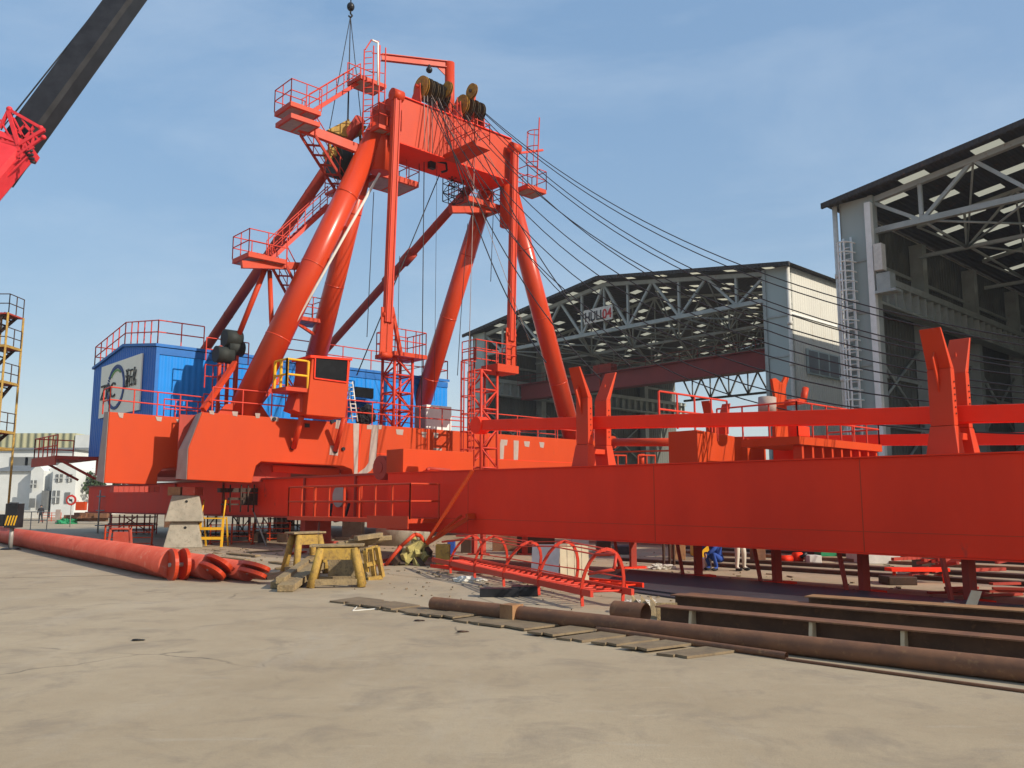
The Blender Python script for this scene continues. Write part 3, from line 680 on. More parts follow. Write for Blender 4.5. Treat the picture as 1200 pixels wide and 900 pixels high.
ln = leg(PU(444,150,34.2), foot1-Z*.3, .64, r2=.52, n=40)
leg(PU(592,205,34.2), PU(673,520,36.9), .60, r2=.50, n=40)
t1 = PU(436,160,35.0); t2 = PU(571,222,35.2)
f1 = PU(352,470,42.2); f2 = PU(483,497,42.3)
leg(t1, f1-Z*1.2, .62, r2=.40); leg(t2, f2-Z*.8, .56, r2=.45)
def far_pt(px, py, a, b_): return PU(px, py, a)
leg(PU(422,140,35.2), PU(228,428,54.5), .30, 'dull', 'backstay', 16); leg(PU(572,196,35.2), PU(366,428,54.), .26, 'dull', 'backstay', 16)
# clamp collars on the far backstay
q = MB()
for (px, py) in ((462,318),(445,336)): c = PU(px,py,44.); 
a = PU(572,196,35.2); b_ = PU(366,428,54.)
for k in (.40,.50): c = a.lerp(b_, k); d = (b_-a).normalized()*.5; q.tube(c-d, c+d, .36, n=14)
q.sep('backstay_collar', 'dull', FC)
# foot shoes
q = MB(); c = foot1; cu, cw = uw(c)
q.prism([D(36.6,cw-1.3,z_top),D(36.6,cw+1.3,z_top),D(36.6,cw+.6,z_top+.9),D(36.6,cw-.9,z_top+.5)], U*.1); q.prism([D(37.9,cw-1.0,z_top),D(37.9,cw+1.3,z_top),D(37.9,cw+.6,z_top+.9)], U*.1)
q.sep('leg_shoe', 'org', FC)
# grease lines / pale conduit under the near leg
q = MB(); q.tube(PU(445,203,33.9), PU(303,455,36.3), .065, n=8)
q.build('conduit', 'white2', ln)
q = MB()
for k in (.12,.27,.42,.57,.72,.87): c = PU(445,203,33.9).lerp(PU(303,455,36.3), k); q.bar(c-Vector((.05,0,.05)), c+Vector((-.35,.25,.1)), .1, .22)
q.sep('conduit_clip', 'dull', ln)
# pendant bars hanging from the crossbeam
def pendant(px0, py0, px1, py1, u, pyj):
    b = MB(); a, c, j_ = PU(px0,py0,u), PU(px1,py1,u), PU(px0*.15+px1*.85,pyj,u)
    b.bar(a, j_, .42, .26, up=U); 
    o = b.build('pendant_bar', 'org', FC, bevel=.02)
    b = MB()
    for s_ in (-.16,.16): b.bar(j_+V*s_+Z*.7, c+V*s_, .07, .38, up=V)
    b.tube(j_+Z*.35-V*.3, j_+Z*.35+V*.3, .13, n=10); b.tube(c-V*.3, c+V*.3, .14, n=10); b.tube(a-V*.3, a+V*.3, .3, n=14)
    b.sep('link_plate', 'org', o)
    b = MB(); 
    for s_ in (-.13,.13): b.bar(a+V*s_-U*.16, j_+V*s_-U*.16, .03, .06)
    b.sep('edge_strip', 'rail', o)
pendant(465, 112, 452, 416, 32.9, 378)
pendant(603, 174, 598, 436, 32.9, 400)
# brace beside near pendant, lattice towers and their platforms
q = MB(); q.bar(PU(459,360,33.2), PU(470,417,33.2), .16); q.build('pendant_brace', 'org', FC)
def tower(px, pyt, u, z0, lab=None, cagepx=None, w=1.15):
    c = PU(px, pyt, u); cc = D(*uw(c), 0); zt = c.z
    b = MB(); b.lattice(cc, 1.1, w, z0, zt, 1.0, .085, .05); o = b.build('lattice_tower', 'rail', FC)
    b = MB(); b.box(uw(c)[0]-1.0, uw(c)[0]+.8, uw(c)[1]-.9, uw(c)[1]+1.2, zt, zt+.22); b.build('tower_platform', 'org', o)
    b = MB(); a_, e_ = uw(c); b.rail([D(a_+.75,e_-.85,zt+.22), D(a_-.95,e_-.85,zt+.22), D(a_-.95,e_+1.15,zt+.22), D(a_+.75,e_+1.15,zt+.22), D(a_+.75,e_-.85,zt+.22)], 1.2, .6, .03, (.5,)); b.build('platform_railing', 'rail', o)
    return o
tower(466, 421, 36.9, z_top)
c = PU(586, 436, 33.2); cu, cw = uw(c)
q = MB(); q.box(cu-.7, cu+.6, cw-.8, cw+.7, c.z-.1, c.z+.3); pb = q.build('hanging_platform', 'org', FC)
q = MB(); q.rail([D(cu+.5,cw-2.2,c.z+.3),D(cu-.6,cw-2.2,c.z+.3),D(cu-.6,cw+.6,c.z+.3),D(cu+.5,cw+.6,c.z+.3)], 1.1, .7, .03, (.5,)); q.build('platform_railing', 'rail', pb)
# tower beside the jib heel with caged ladder
c = PU(566, 440, 33.4); cu, cw = uw(c); cc = D(cu, cw, 0)
q = MB(); q.lattice(cc, 1.0, 1.1, 2.7, c.z+.2, 1.0, .08, .05); tb = q.build('lattice_tower', 'rail', FC)
q = MB(); q.cage(D(cu-.2,cw-.95,2.8), D(cu-.2,cw-.95,c.z+1.3), -V, .45, .34, .3, .9, .03); q.build('caged_ladder', 'rail', tb)
q = MB(); q.rail([D(cu+.5,cw-1,c.z+.2),D(cu-.5,cw-1,c.z+.2),D(cu-.5,cw+.6,c.z+.2)], 1.1, .8, .03); q.build('platform_railing', 'rail', tb)
# ---- sheaves on the crossbeam
def sheave(px, py, u, r, name='sheave', hot=False):
    c = PU(px, py, u); b = MB(); b.tube(c-V*.04, c+V*.04, r*.84, n=28); b.mi = 1 if hot else 0
    b.tube(c-V*.07, c-V*.045, r, n=28); b.tube(c+V*.045, c+V*.07, r, n=28); b.mi = 0; b.tube(c-V*.16, c+V*.16, r*.22, n=12)
    return b.build(name, ['rim','sheave'], FC), c
cs1 = [sheave(494+i*6.2, 103+i*3.0, 33.6, .62, hot=(i==0))[1] for i in range(5)]
cs2 = [sheave(541+i*6.4, 124+i*3.0, 33.6, .60, hot=(i==0))[1] for i in range(4)]
sheave(524, 105, 33.0, .42, hot=True); sheave(553, 107, 33.0, .42, hot=True)
q = MB()
for cs in (cs1, cs2):
    q.tube(cs[0]-V*.4, cs[-1]+V*.4, .09, n=8)
    for c in (cs[0]-V*.0-V*.22, cs[-1]+V*.25): cu, cw = uw(c); q.prism([D(33.35,cw,BZ1), D(34.6,cw,BZ1), D(33.75,cw,c.z+.15), D(33.45,cw,c.z+.15)], V*.06)
    c = cs[2]; cu, cw = uw(c); q.prism([D(33.35,cw+.14,BZ1), D(34.6,cw+.14,BZ1), D(33.75,cw+.14,c.z+.1), D(33.45,cw+.14,c.z+.1)], V*.05)
for (px, py) in ((525,105),(553,107)): c = PU(px,py,33.4); cu, cw = uw(c); q.bar(D(33.5,cw+.15,BZ1), D(33.4,cw+.15,c.z+.05), .12, .2)
q.sep('sheave_bracket', 'org', FC)
# davit over the sheaves
q = MB(); a = PU(527,74,34.6); b_ = PU(527,135,34.6); q.tube(b_-Z*.8, a, .27, n=16); dv = q.build('davit_post', 'org', FC)
q = MB(); c = PU(447,67,35.2); 
for s_ in (-1,1): q.bar(c+Z*.17*s_, a+Z*(.17*s_-.1), .22, .04)
q.bar(c, a-Z*.1, .04, .32); q.prism([a+Z*.02-Vector((.0,0,0)), a-Z*.2, a-Z*.95, a-Z*.2+(c-a).normalized()*.9], U*.05); q.build('davit_beam', 'org', dv)
q = MB(); q.ball(PU(503,82,34.4), .18, 2); q.tube(PU(503,82,34.4), PU(503,76,34.4), .06); q.build('trolley', 'black', dv)
# cables
def sagc(w, z0, zm, u0, p, uend=-7., u1=33.6, w1=None):
    pts = []
    for i in range(41):
        t = i/40; u = u1+(uend-u1)*t; k = max(0, (u-u0)/(u1-u0)); ww = w+((w1 if w1 is not None else w)-w)*t
        pts.append(D(u, ww, zm+(z0-zm)*k**p))
    return pts
for i, (cs, k, p, zm, dz) in enumerate(((cs2,3,2.05,4.6,.4),(cs2,3,2.12,4.55,.35),(cs2,2,2.3,4.3,.3),(cs2,1,2.35,4.2,.3),(cs2,0,2.6,4.0,0.),(cs1,4,2.5,4.1,.3),(cs1,3,2.75,3.9,.2),(cs1,2,2.95,3.9,.1),(cs1,1,3.2,3.8,0.),(cs1,0,3.5,3.6,-.1),(cs1,4,3.9,3.5,-.4))):
    c = cs[k]; cu, cw = uw(c)
    q = MB(); q.cable(sagc(cw, c.z+dz, zm, -6, p, w1=cw), .022); q.build('luffing_cable', 'cable', FC)
for (a, b_, r_) in (((497,190),(494,480),.025),((515,205),(418,440),.03),((438,225),(430,395),.02),((548,262),(540,372),.018),((540,372),(536,440),.02),((578,250),(575,330),.02),((468,300),(466,410),.015),((512,190),(509,470),.012)):
    q = MB(); q.tube(PU(*a,34.2), PU(*b_,35.0), r_, n=5); q.build('hoist_rope', 'cable', FC)
q = MB()
for (a, b_) in (((505,110),(545,185)),((513,112),(565,240)),((547,135),(590,215)),((501,112),(502,178)),((506,115),(507,180)),((497,112),(498,176)),((556,185),(548,470)),((540,180),(620,400))): q.tube(PU(*a,33.2), PU(*b_,32.6), .018, n=4)
q.sep('reeving_line', 'ltcable', FC)
for i,(cs,k,end) in enumerate(((cs1,1,(705,445)),(cs1,3,(640,425)),(cs2,0,(740,430)))):
    a = cs[k]; b_ = PU(end[0], end[1], 24.); pts = [a.lerp(b_, t/20)-Z*1.6*(4*(t/20)*(1-t/20)) for t in range(21)]
    q = MB(); q.cable(pts, .028); q.build('luffing_cable', 'cable', FC)
# hook under the beam
q = MB(); a = PU(506,187,34.); q.bar(a, a-Z*.5, .35, .25); q.path([a+Vector((.3,0,-.1)), a+Vector((.75,0,-.2)), a+Vector((.8,0,-.6)), a+Vector((.5,0,-.7))], .06, 6); q.build('beam_lug', 'black', FC)
# ---- access platforms, stairs, ladders on the A-frame
def platform(pxc, pyc, u, du, dw, rail=(1,1,1,1), th=.16, m='org', name='landing', rh=1.1):
    c = PU(pxc, pyc, u); cu, cw = uw(c); b = MB(); b.box(cu-du/2, cu+du/2, cw-dw/2, cw+dw/2, c.z-th, c.z); o = b.build(name, m, FC)
    b = MB(); cn = [D(cu-du/2,cw-dw/2,c.z), D(cu-du/2,cw+dw/2,c.z), D(cu+du/2,cw+dw/2,c.z), D(cu+du/2,cw-dw/2,c.z)]
    for i in range(4):
        if rail[i]: b.rail([cn[i], cn[(i+1)%4]], rh, .8, .028, (.5,))
    b.build('landing_railing', 'rail', o)
    b = MB(); b.box(cu-du/2+.15, cu+du/2-.15, cw-dw/2+.12, cw-.06, c.z-th-.01, c.z-th+.02); b.box(cu-du/2+.15, cu+du/2-.15, cw+.06, cw+dw/2-.12, c.z-th-.01, c.z-th+.02); b.sep('grating', 'galv', o)
    return c
def flight(p, q_, side, rails=True, wd=.7, m='rail'):
    b = MB(); b.stair(p, q_, side, wd); o = b.build('stair_flight', m, FC)
    b = MB(); s_ = Vector(side).normalized()*wd
    for off in (Vector((0,0,0)), s_):
        b.path([Vector(p)+off+Z*1.0, Vector(q_)+off+Z*1.0], .028); b.path([Vector(p)+off+Z*.5, Vector(q_)+off+Z*.5], .022)
        n = max(2, int((Vector(p)-Vector(q_)).length/1.1))
        for i in range(n+1): a = Vector(p).lerp(q_, i/n)+off; b.tube(a, a+Z*1., .025, n=4, cap=False)
    b.build('stair_railing', 'rail', o); return o
# top-left landing and its cantilever
c = platform(349, 131, 35.2, 1.6, 1.6, (1,0,1,1), .22)
platform(349, 144, 34.6, 1.5, 1.5, (0,0,0,0), .22)
q = MB(); q.bar(PU(345,146,34.9), PU(428,178,34.6), .25, .45); q.build('landing_beam', 'org', FC)
flight(PU(362,133,35.2), PU(422,96,35.4), U)
platform(430, 98, 35.4, 1.2, 1.6, (0,0,1,0), .2)
flight(PU(352,158,35.0), PU(395,226,36.6), (1,.2,0), wd=.7, m='dull')
platform(402, 228, 36.8, .9, 1.6, (0,0,1,0), .12)
flight(PU(392,236,36.4), PU(320,302,36.6), U)
platform(304, 304, 36.8, 1.7, 1.9, (1,0,1,1), .22)
q = MB(); q.bar(PU(283,310,36.3), PU(352,312,36.3), .2, .34); q.tube(PU(311,314,37.), PU(276,402,38.5), .13, n=8); q.tube(PU(316,318,37.), PU(319,398,36.35), .12, n=8); q.build('landing_strut', 'org', FC)
flight(PU(318,312,36.4), PU(336,345,37.4), (1,.2,0), wd=.7, m='dull')
# upper lookout with ladder, at the near leg head
platform(447, 155, 34.0, 1.5, 1.3, (1,1,0,1), .18)
q = MB(); a = PU(436,110,34.0); b_ = PU(431,62,34.0); cu, cw = uw(a)
for (px, r_) in ((425,.035),(436,.035),(443,.05),(450,.035)): q.tube(PU(px,160,34.0), PU(px+2,52+abs(px-440)*.4,34.0), r_, n=5)
for i in range(14): z_ = 152-i*7; q.tube(PU(427,z_,34.), PU(436,z_-1,34.), .022, n=4); 
for i in range(5): z_ = 150-i*22; q.tube(PU(436,z_,34.), PU(450,z_+2,34.), .028, n=4)
q.path([PU(428,58,34.), PU(435,47,34.), PU(444,49,34.)], .035)
q.build('access_ladder', 'rail', FC)
q = MB(); q.tube(PU(443,50,33.9), PU(443,100,33.9), .05, n=6); q.path([PU(443,50,33.9), PU(436,47,33.9)], .05); q.build('lamp_post', 'white', FC)
# platform on the face of the beam
c = PU(544, 176, 32.8); cu, cw = uw(c)
wa = uw(PU(520,181,33.3))[1]; zp = PU(520,181,33.3).z; up = uw(PW(557,160,wa))[0]; wb = wa+1.0; print('PLAT', wa, zp, up)
q = MB(); q.box(up, 33.28, wa, wb, zp-.28, zp); ph = q.build('beam_platform', 'org', FC)
q = MB(); q.rail([D(33.2,wa,zp),D(up+.05,wa,zp),D(up+.05,wb,zp),D(33.2,wb,zp)], 1.1, .9, .024); q.cage(D(33.1,wa+.5,zp), D(33.1,wa+.5,zp+3.3), -U, .4, .3, .3, 1.1, .02); q.build('beam_platform_railing', 'rail', ph)
# underslung platforms
platform(457, 212, 35.5, 1.8, 2.4, (1,1,1,0), .3)
platform(558, 240, 35.5, 1.8, 2.6, (1,1,1,1), .3)
q = MB(); q.bar(PU(500+28,246,35.), PU(586,246,35.), .3, .35); q.build('landing_beam', 'org', FC)
platform(358, 375, 40.0, 1.5, 1.6, (1,1,1,0), .2)
q = MB(); q.bar(PU(347,378,39.6), PU(368,392,39.8), .14); q.build('landing_strut', 'org', FC)
q = MB(); q.lattice(D(35.2,uw(PU(531,210,35.2))[1]), .8, .8, PU(531,236,35.2).z, PU(531,205,35.2).z, .6, .03, .022); q.build('underslung_frame', 'black', FC)
# basket with caged ladder on the far head
c = platform(621, 222, 34.2, 1.2, 1.5, (1,1,1,1), .25)
q = MB(); a = PU(629,222,34.2); b_ = PU(632,140,34.2); q.cage(a, b_, (-1,0,0), .45, .36, .28, 1.0, .03, 1.6); q.bar(PU(603,180,34.2), PU(636,176,34.2), .12, .12); q.build('caged_ladder', 'rail', FC)
# ---- operator cab on the hull edge
cf = [PU(366,419,34.3), PU(411,422.5,34.3), PU(405,490,34.3), PU(359,486,34.3)]
q = MB(); q.prism(cf, U*1.5); cab = q.build('operator_cab', 'bright', FC, bevel=.03)
tp_ = [PU(364,416,34.2), PU(413,420,34.2), PU(413,422.4,34.2), PU(364,418.8,34.2)]
q = MB(); q.prism(tp_, U*1.75); q.build('cab_roof', 'jib', cab)
q = MB(); q.prism([PU(369.5,418.5,34.27), PU(408,421.5,34.27), PU(406.5,448,34.27), PU(368.5,443,34.27)], U*.02); q.build('window', 'glass', cab)
q = MB(); fr_ = [PU(369.5,418.5,34.25), PU(408,421.5,34.25), PU(406.5,448,34.25), PU(368.5,443,34.25)]
for i in range(4): q.bar(fr_[i], fr_[(i+1)%4], .05, .05)
q.build('window_frame', 'jib', cab)
q = MB(); q.prism([PU(343,480,34.9), PU(359,486,34.6), PU(362,454,34.6), PU(352,452,34.9)], U*.9); q.build('cab_side_box', 'org', cab)
lp_ = PU(350, 456, 34.9); lu, lw = uw(lp_)
q = MB(); q.box(lu-.5, lu+.8, lw-.9, lw+.25, lp_.z-.18, lp_.z); q.build('cab_landing', 'org', cab)
q = MB(); q.rail([D(lu+.7,lw-.85,lp_.z), D(lu-.45,lw-.85,lp_.z), D(lu-.45,lw+.2,lp_.z)], 1.25, .75, .055, (.45,), pr=.075); q.build('cab_railing', 'yel', cab)
q = MB(); q.tube(PU(354,487,34.9), PU(344,525,35.8), .13, n=10); q.tube(PU(403,490,34.9), PU(393,528,35.85), .12, n=10); q.sep('support_bracket', 'org', cab)
q = MB(); q.tube(PU(356,470,35.2), PU(334,458,35.6), .05); q.tube(PU(336,440,35.9), PU(360,480,35.9), .04); q.sep('cab_brace', 'rail', cab)
# deck stairs between leg and cab, white ladder, cabinet, winch gear
q = MB(); q.stair(PU(330,440,38.5), PU(300,480,38.5), U, .7); q.stair(PU(345,448,38.), PU(372,488,38.), U, .7)
q.rail([PU(318,478,38.2), PU(350,482,38.2)], 1.2, .7, .03); q.build('deck_stair', 'rail', FC)
q = MB()
for s_ in (0,6): q.tube(PU(407+s_,447,36.2), PU(413+s_,494,36.2), .035, n=5)
for i in range(9): k_ = i/9; q.tube(PU(407+6*k_,449+k_*44,36.2), PU(413+6*k_,449+k_*44,36.2), .025, n=4)
q.build('white_ladder', 'white', FC)
a, b_ = PU(500,474,36.9), PU(529,503,36.9)
q = MB(); q.box(36.9, 38.0, uw(a)[1], uw(b_)[1], z_top, a.z); cb = q.build('white_cabinet', 'white', FC, bevel=.02)
q = MB(); q.box(37.0, 37.9, uw(a)[1]-.02, uw(a)[1]+.0, z_top+.1, a.z-.1); q.build('cabinet_side', 'prim', cb)
q = MB()
for (px, py, r_) in ((272,397,.42),(262,416,.40),(275,408,.36)): c = PU(px,py,38.6); q.tube(c-V*.4, c+V*.4, r_, n=20)
q.sep('winch_drum', 'rubber', FC)
q = MB()
for px in (258,268,278): c = PU(px,410,38.6); q.bar(Vector((c.x,c.y,z_top)), c+Z*.2, .14)
q.sep('winch_post', 'org', FC)
q = MB(); a = PU(277,400,38.7); 
for zz_ in (z_top+.1, z_top+1.5, z_top+2.8): q.rail([PU(238,440,39.)*1, PU(288,440,39.)*1][0:0] or [D(39.0,uw(PU(240,440,39.))[1],zz_), D(39.0,uw(PU(290,440,39.))[1],zz_)], 1.1, .75, .03)
q.rail([D(38.0,uw(PU(262,440,38.))[1],z_top+1.5), D(39.2,uw(PU(262,440,38.))[1],z_top+1.5)], 1.1, .6, .03); q.build('winch_frame', 'rail', FC)
q = MB(); q.bar(PU(276,425,38.), PU(238,480,36.9), .22); q.build('winch_strut', 'org', FC)
q = MB(); q.lump(PU(430,486,37.), .42, (1,1,1.2)); q.lump(PU(426,492,37.), .35); q.build('tarpaulin_bundle', 'cdark', FC)
# second run of railings and boxes deeper on the deck
q = MB(); q.rail([D(38.9,24,z_top),D(38.9,40,z_top)], 1.15, 1.6, .03); q.rail([D(37.6,26.6,z_top),D(39.5,26.6,z_top)], 1.1, .9, .03); q.build('inner_railing', 'rail', FC)
q = MB(); q.tube(D(37.6,uw(PU(660,520,37.6))[1],z_top), D(37.6,uw(PU(660,520,37.6))[1]+3,z_top), .35, n=16); q.build('deck_pipe', 'dull', FC)
# lower girder below the hull, its pads
q = MB(); q.box(25.45, 62, 18.6, 20.6, 1.35, 3.02); lg = q.build('lower_girder', 'jib', FC, bevel=.02)
q = MB(); q.box(25.5,62,18.5,18.59,2.98,3.06); q.box(25.5,62,18.45,20.7,1.28,1.345)
for u in (29.,33.,41.,47.): q.box(u,u+.06,18.5,18.59,1.36,2.97)
q.sep('girder_flange', 'dull', lg)
q = MB(); c = PW(396,582,18.4); q.tube(c, c+V*.15, .42, n=24); q.build('girder_cover', 'prim', lg)
q = MB(); c = PW(398,590,18.3); q.path([c+U*.6, c+U*.7+Z*-.5, c+U*.3-Z*.7, c-U*.4-Z*.6, c-U*.7], .06, 6); q.build('hose', 'black', lg)
q = MB(); c = PW(445,548,18.0); q.tube(c, c+V*.7, .45, n=20); q.tube(c-V*.03, c, .2, n=12); q.build('heel_pin', 'dull', lg)

# ================================================================== JIB (two chords, cross box, stay bars)
JB = thing('crane_jib', 'long red box girder jib lying on stands across the right of the photo', 'crane jib', D(12, 19, 0))
wj0, wj1 = 17.5, 20.2
zt = lambda u: 2.80+.0066*(u-3); zbm = lambda u: .86+.0075*(u-3)
ue, us_ = 25.3, -9.
q = MB(); q.prism([D(us_,wj0,zbm(us_)),D(ue,wj0,zbm(ue)),D(ue,wj0,zt(ue)),D(us_,wj0,zt(us_))], V*(wj1-wj0)); jb = q.build('near_chord', 'jib', JB)
q = MB()
for f, s_ in ((zt, .005), (zbm, -.035)):
    q.prism([D(us_,wj0-.05,f(us_)+s_),D(ue,wj0-.05,f(ue)+s_),D(ue,wj0-.05,f(ue)+s_+.03),D(us_,wj0-.05,f(us_)+s_+.03)], V*(wj1-wj0+.1))
q.sep('chord_flange', 'jib', jb)
q = MB()
for px in (767, 548.5, 1010): u = uw(PW(px,590,wj0))[0]; q.box(u-.009, u+.009, wj0-.005, wj0-.001, zbm(u)+.01, zt(u)-.01)
q.prism([D(us_,wj0-.004,zbm(us_)+.42),D(ue,wj0-.004,zbm(ue)+.42),D(ue,wj0-.004,zbm(ue)+.432),D(us_,wj0-.004,zbm(us_)+.432)], V*.003)
q.sep('chord_seam', 'org', jb)
q = MB(); q.box(0, 22, wj0+.25, wj0+.40, 2.6, 2.6001) if False else q.box(25.1, 26.15, 18.0, 21.3, 3.0, 3.85); q.build('heel_box', 'bright', JB, bevel=.02)
q = MB(); c = PU(345+16, 0, 0) if False else PU(497,549,24.9); q.path([PU(500,551,24.9), PU(503,549,24.9), PU(527,551,24.9)], .06, 6); q.build('heel_pipe', 'dull', JB)
q = MB(); q.box(-9, 30.5, 31.5, 34.2, .95, 2.95); q.build('far_chord', 'jib', JB)
# brackets that carry the stay bars
def bracket(px, w, z0, hh, lab=None, sc=1.):
    u = uw(PW(px, 590, w))[0]
    b = MB()
    # base
    for s_ in (-1, 1):
        a0_, a1_ = w+s_*.28, w+s_*.54
        b.hexa([D(u-.34,a0_,z0),D(u-.34,a1_+s_*.12,z0),D(u+.34,a1_+s_*.12,z0),D(u+.34,a0_,z0),D(u-.25,a0_,z0+.72*sc),D(u-.25,a1_,z0+.72*sc),D(u+.25,a1_,z0+.72*sc),D(u+.25,a0_,z0+.72*sc)])
    b.box(u-.2,u+.2,w-.3,w+.3,z0+.45*sc,z0+.6*sc)
    o = b.build('bar_bracket', 'org', JB, bevel=.015)
    for s_ in (-1, 1):
        b = MB(); wi, wo = w+s_*.30, w+s_*.52; zb0 = z0+.725*sc; z1 = z0+hh*.70; z2 = z0+hh; hu = .24
        b.hexa([D(u-hu,wi,zb0),D(u-hu,wo,zb0),D(u+hu,wo,zb0),D(u+hu,wi,zb0),D(u-hu,wi+s_*.02,z1),D(u-hu,wo,z1),D(u+hu,wo,z1),D(u+hu,wi+s_*.02,z1)])
        b.hexa([D(u-hu,wi+s_*.02,z1),D(u-hu,wo-s_*.02,z1),D(u+hu,wo-s_*.02,z1),D(u+hu,wi+s_*.02,z1),D(u-hu*.9,wi+s_*.50,z2),D(u-hu*.9,wi+s_*.56,z2),D(u+hu*.9,wi+s_*.56,z2),D(u+hu*.9,wi+s_*.50,z2)])
        b.prism([D(u,wo,z1-.5),D(u,wo+s_*.02,z1+.55*hh/3),D(u,wo+s_*.25,z1+.2)], U*.04)
        k = b.build('prong', 'org', o, bevel=.012)
        b = MB()
        for i in range(6): c = D(u-hu-.01, (wi+wo)/2, zb0+.25+i*(z1-zb0-.4)/6); b.tube(c, c-U*.012, .018, n=8)
        b.sep('bolt', 'black', o)
bracket(1122, 19.2, 2.78, 2.75); bracket(697, 19.2, 2.9, 3.0)
bracket(843, 33.0, 2.95, 3.5, sc=1.2)
q = MB(); q.bar(D(-9,19.2,2.95), D(22.3,19.2,4.57), .3, .36); q.tube(D(22.3,19.0,4.57), D(22.3,19.45,4.57), .3, n=16); q.build('stay_bar', 'jib', JB, bevel=.02)
q = MB(); q.bar(D(-9,33,3.3), D(24,33,4.75), .3, .42); q.build('stay_bar', 'jib', JB)
q = MB(); q.tube(D(24,33,4.75), D(28.6,33,4.98), .2, n=14); q.tube(D(28.0,33,4.95), D(28.7,33,4.98), .32, n=18); q.build('stay_bar_end', 'org', JB)
# equipment between the chords
q = MB(); z_ = 4.3; q.prism([D(16.7,24,2.2),D(16.7,28.3,2.2),D(16.7,28.3,4.15),D(16.7,24,4.35)], U*1.2); q.build('cross_box', 'bright', JB, bevel=.02)
q = MB(); q.box(15.0, 16.0, 27.6, 28.4, 2.2, 4.6); q.box(13, 17.6, 28.4, 31.5, 2.2, 3.4); q.build('cross_member', 'jib', JB)
q = MB(); q.box(13.5, 15.6, 24.9, 30.8, 3.75, 4.0); wk = q.build('jib_walkway', 'bright', JB)
q = MB()
for i in range(9): w_1 = 25.2+i*.66; q.box(13.6, 13.9, w_1, w_1+.12, 2.4, 3.74)
q.sep('walkway_post', 'org', wk)
q = MB(); q.rail([D(16.5,24.9,4.0),D(13.55,24.9,4.0),D(13.55,30.7,4.0),D(15.5,30.7,4.0)], 1.1, 1.0, .032); q.rail([D(15.9,20.9,4.2),D(15.9,24.6,4.2)], 1.1, .9, .035); q.build('walkway_railing', 'rail', wk)
q = MB(); q.rail([D(-2,24,2.9),D(6,24,2.9)], 1.15, 1.5, .03); q.build('jib_railing', 'rail', JB)
# small levered bracket (upright plate with arm) behind the bar
a = PU(914, 500, 15.3); cu, cw = uw(a); 
q = MB(); q.prism([PU(909,512,15.3), PU(924,512,15.3), PU(921,455,15.3), PU(925,442,15.3), PU(921,441,15.3), PU(917,449,15.3), PU(909,443,15.3), PU(905,444,15.3), PU(909,468,15.3)], U*.1); lv = q.build('lever_plate', 'bright', JB, bevel=.01)
q = MB(); q.tube(PU(922,472,15.), PU(941,470,15.), .11); q.tube(PU(941,471,15.), PU(944,455,15.), .12); q.build('lever_arm', 'org', lv)
q = MB(); q.tube(PU(899,466,15.2), PU(899,484,15.2), .3, n=16); q.build('lever_motor', 'prim', lv)
# gear on the near chord between px 700 and 790
q = MB(); q.prism([PU(692,548,27.5), PU(707,548,27.5), PU(704,524,27.5), PU(690,522,27.5)], U*.6); q.build('chord_bracket', 'bright', JB)
q = MB(); q.rail([PU(714,552,25.)-Z*.3, PU(734,552,25.)-Z*.3], 1.0, .5, .04); q.rail([PU(748,552,24.)-Z*.3, PU(768,552,24.)-Z*.3], 1.0, .5, .04); q.bar(PU(708,530,25.5), PU(790,528,22.), .07); q.tube(PU(712,545,25.3), PU(716,528,25.3), .13); q.tube(PU(752,548,24.2), PU(752,532,24.2), .13); q.build('chord_fittings', 'org', JB)
# side walkway along the lower girder and hanging strut frame
q = MB(); wa = 16.1; uA, uB = 22.1, 29.9
q.box(uA, uB, wa, 17.4, 1.28, 1.42); q.box(uA, uA+2.3, wa-.03, wa, 1.1, 1.5); sw2 = q.build('side_walkway', 'org', JB)
q = MB(); q.rail([D(uB,17.3,1.42),D(uB,wa+.05,1.42),D(uA,wa+.05,1.42),D(uA,17.3,1.42)], 1.1, .95, .035, (.5,)); q.rail([D(26.2,wa+.9,1.42),D(29.5,wa+.9,1.42)], 1.1, 1.1, .035); q.build('walkway_railing', 'org', sw2)
q = MB(); q.bar(PW(554,551,17.2), PW(500,636,16.4), .09, .09); q.bar(PW(551,606,17.3), PW(500,637,16.4), .16, .12); q.bar(PW(541,604,17.3), PW(512,627,16.5), .07, .07); q.bar(PW(551,602,17.3), PW(552,609,17.3), .3, .1); q.build('strut_frame', 'bright', JB)
# stands under the chord
def make_stand():
    r = thing('jib_stand', '', 'stand', (0,0,0), group='red steel stands carrying the jib')
    q = MB(); q.xbox(-.45,.55,-.18,.18,0,.05); q.build('foot_plate', 'jib', r)
    q = MB(); q.xbox(.05,.22,-.09,.09,.05,.86); q.build('post', 'dull', r)  # post and brace in darker red, standing in for the shadow under the jib
    q = MB(); q.bar((-.30,0,.06),(-.44,0,.86),.08,.07); q.build('brace', 'dull', r)
    return r
st = make_stand(); labs = ['red stand under the jib nearest the caged ladder frame', 'red stand under the jib just left of the pale trousered person', 'red stand under the jib just right of the pale trousered person', 'red stand under the jib between the plate stack and the brown beam', 'red stand under the jib at the right with boards at its foot']
spots = []
for px, py, lb in zip((737,813,905,1007,1131), (666,676,684,695,707), labs):
    c = PZ(px, py); spots.append((Vector((c.x, c.y, 0)), A-R(90)+R(60), lb))
st.location = spots[0][0]; st.rotation_euler = (0,0,spots[0][1]); st['label'] = labs[0]; copies(st, spots[1:])

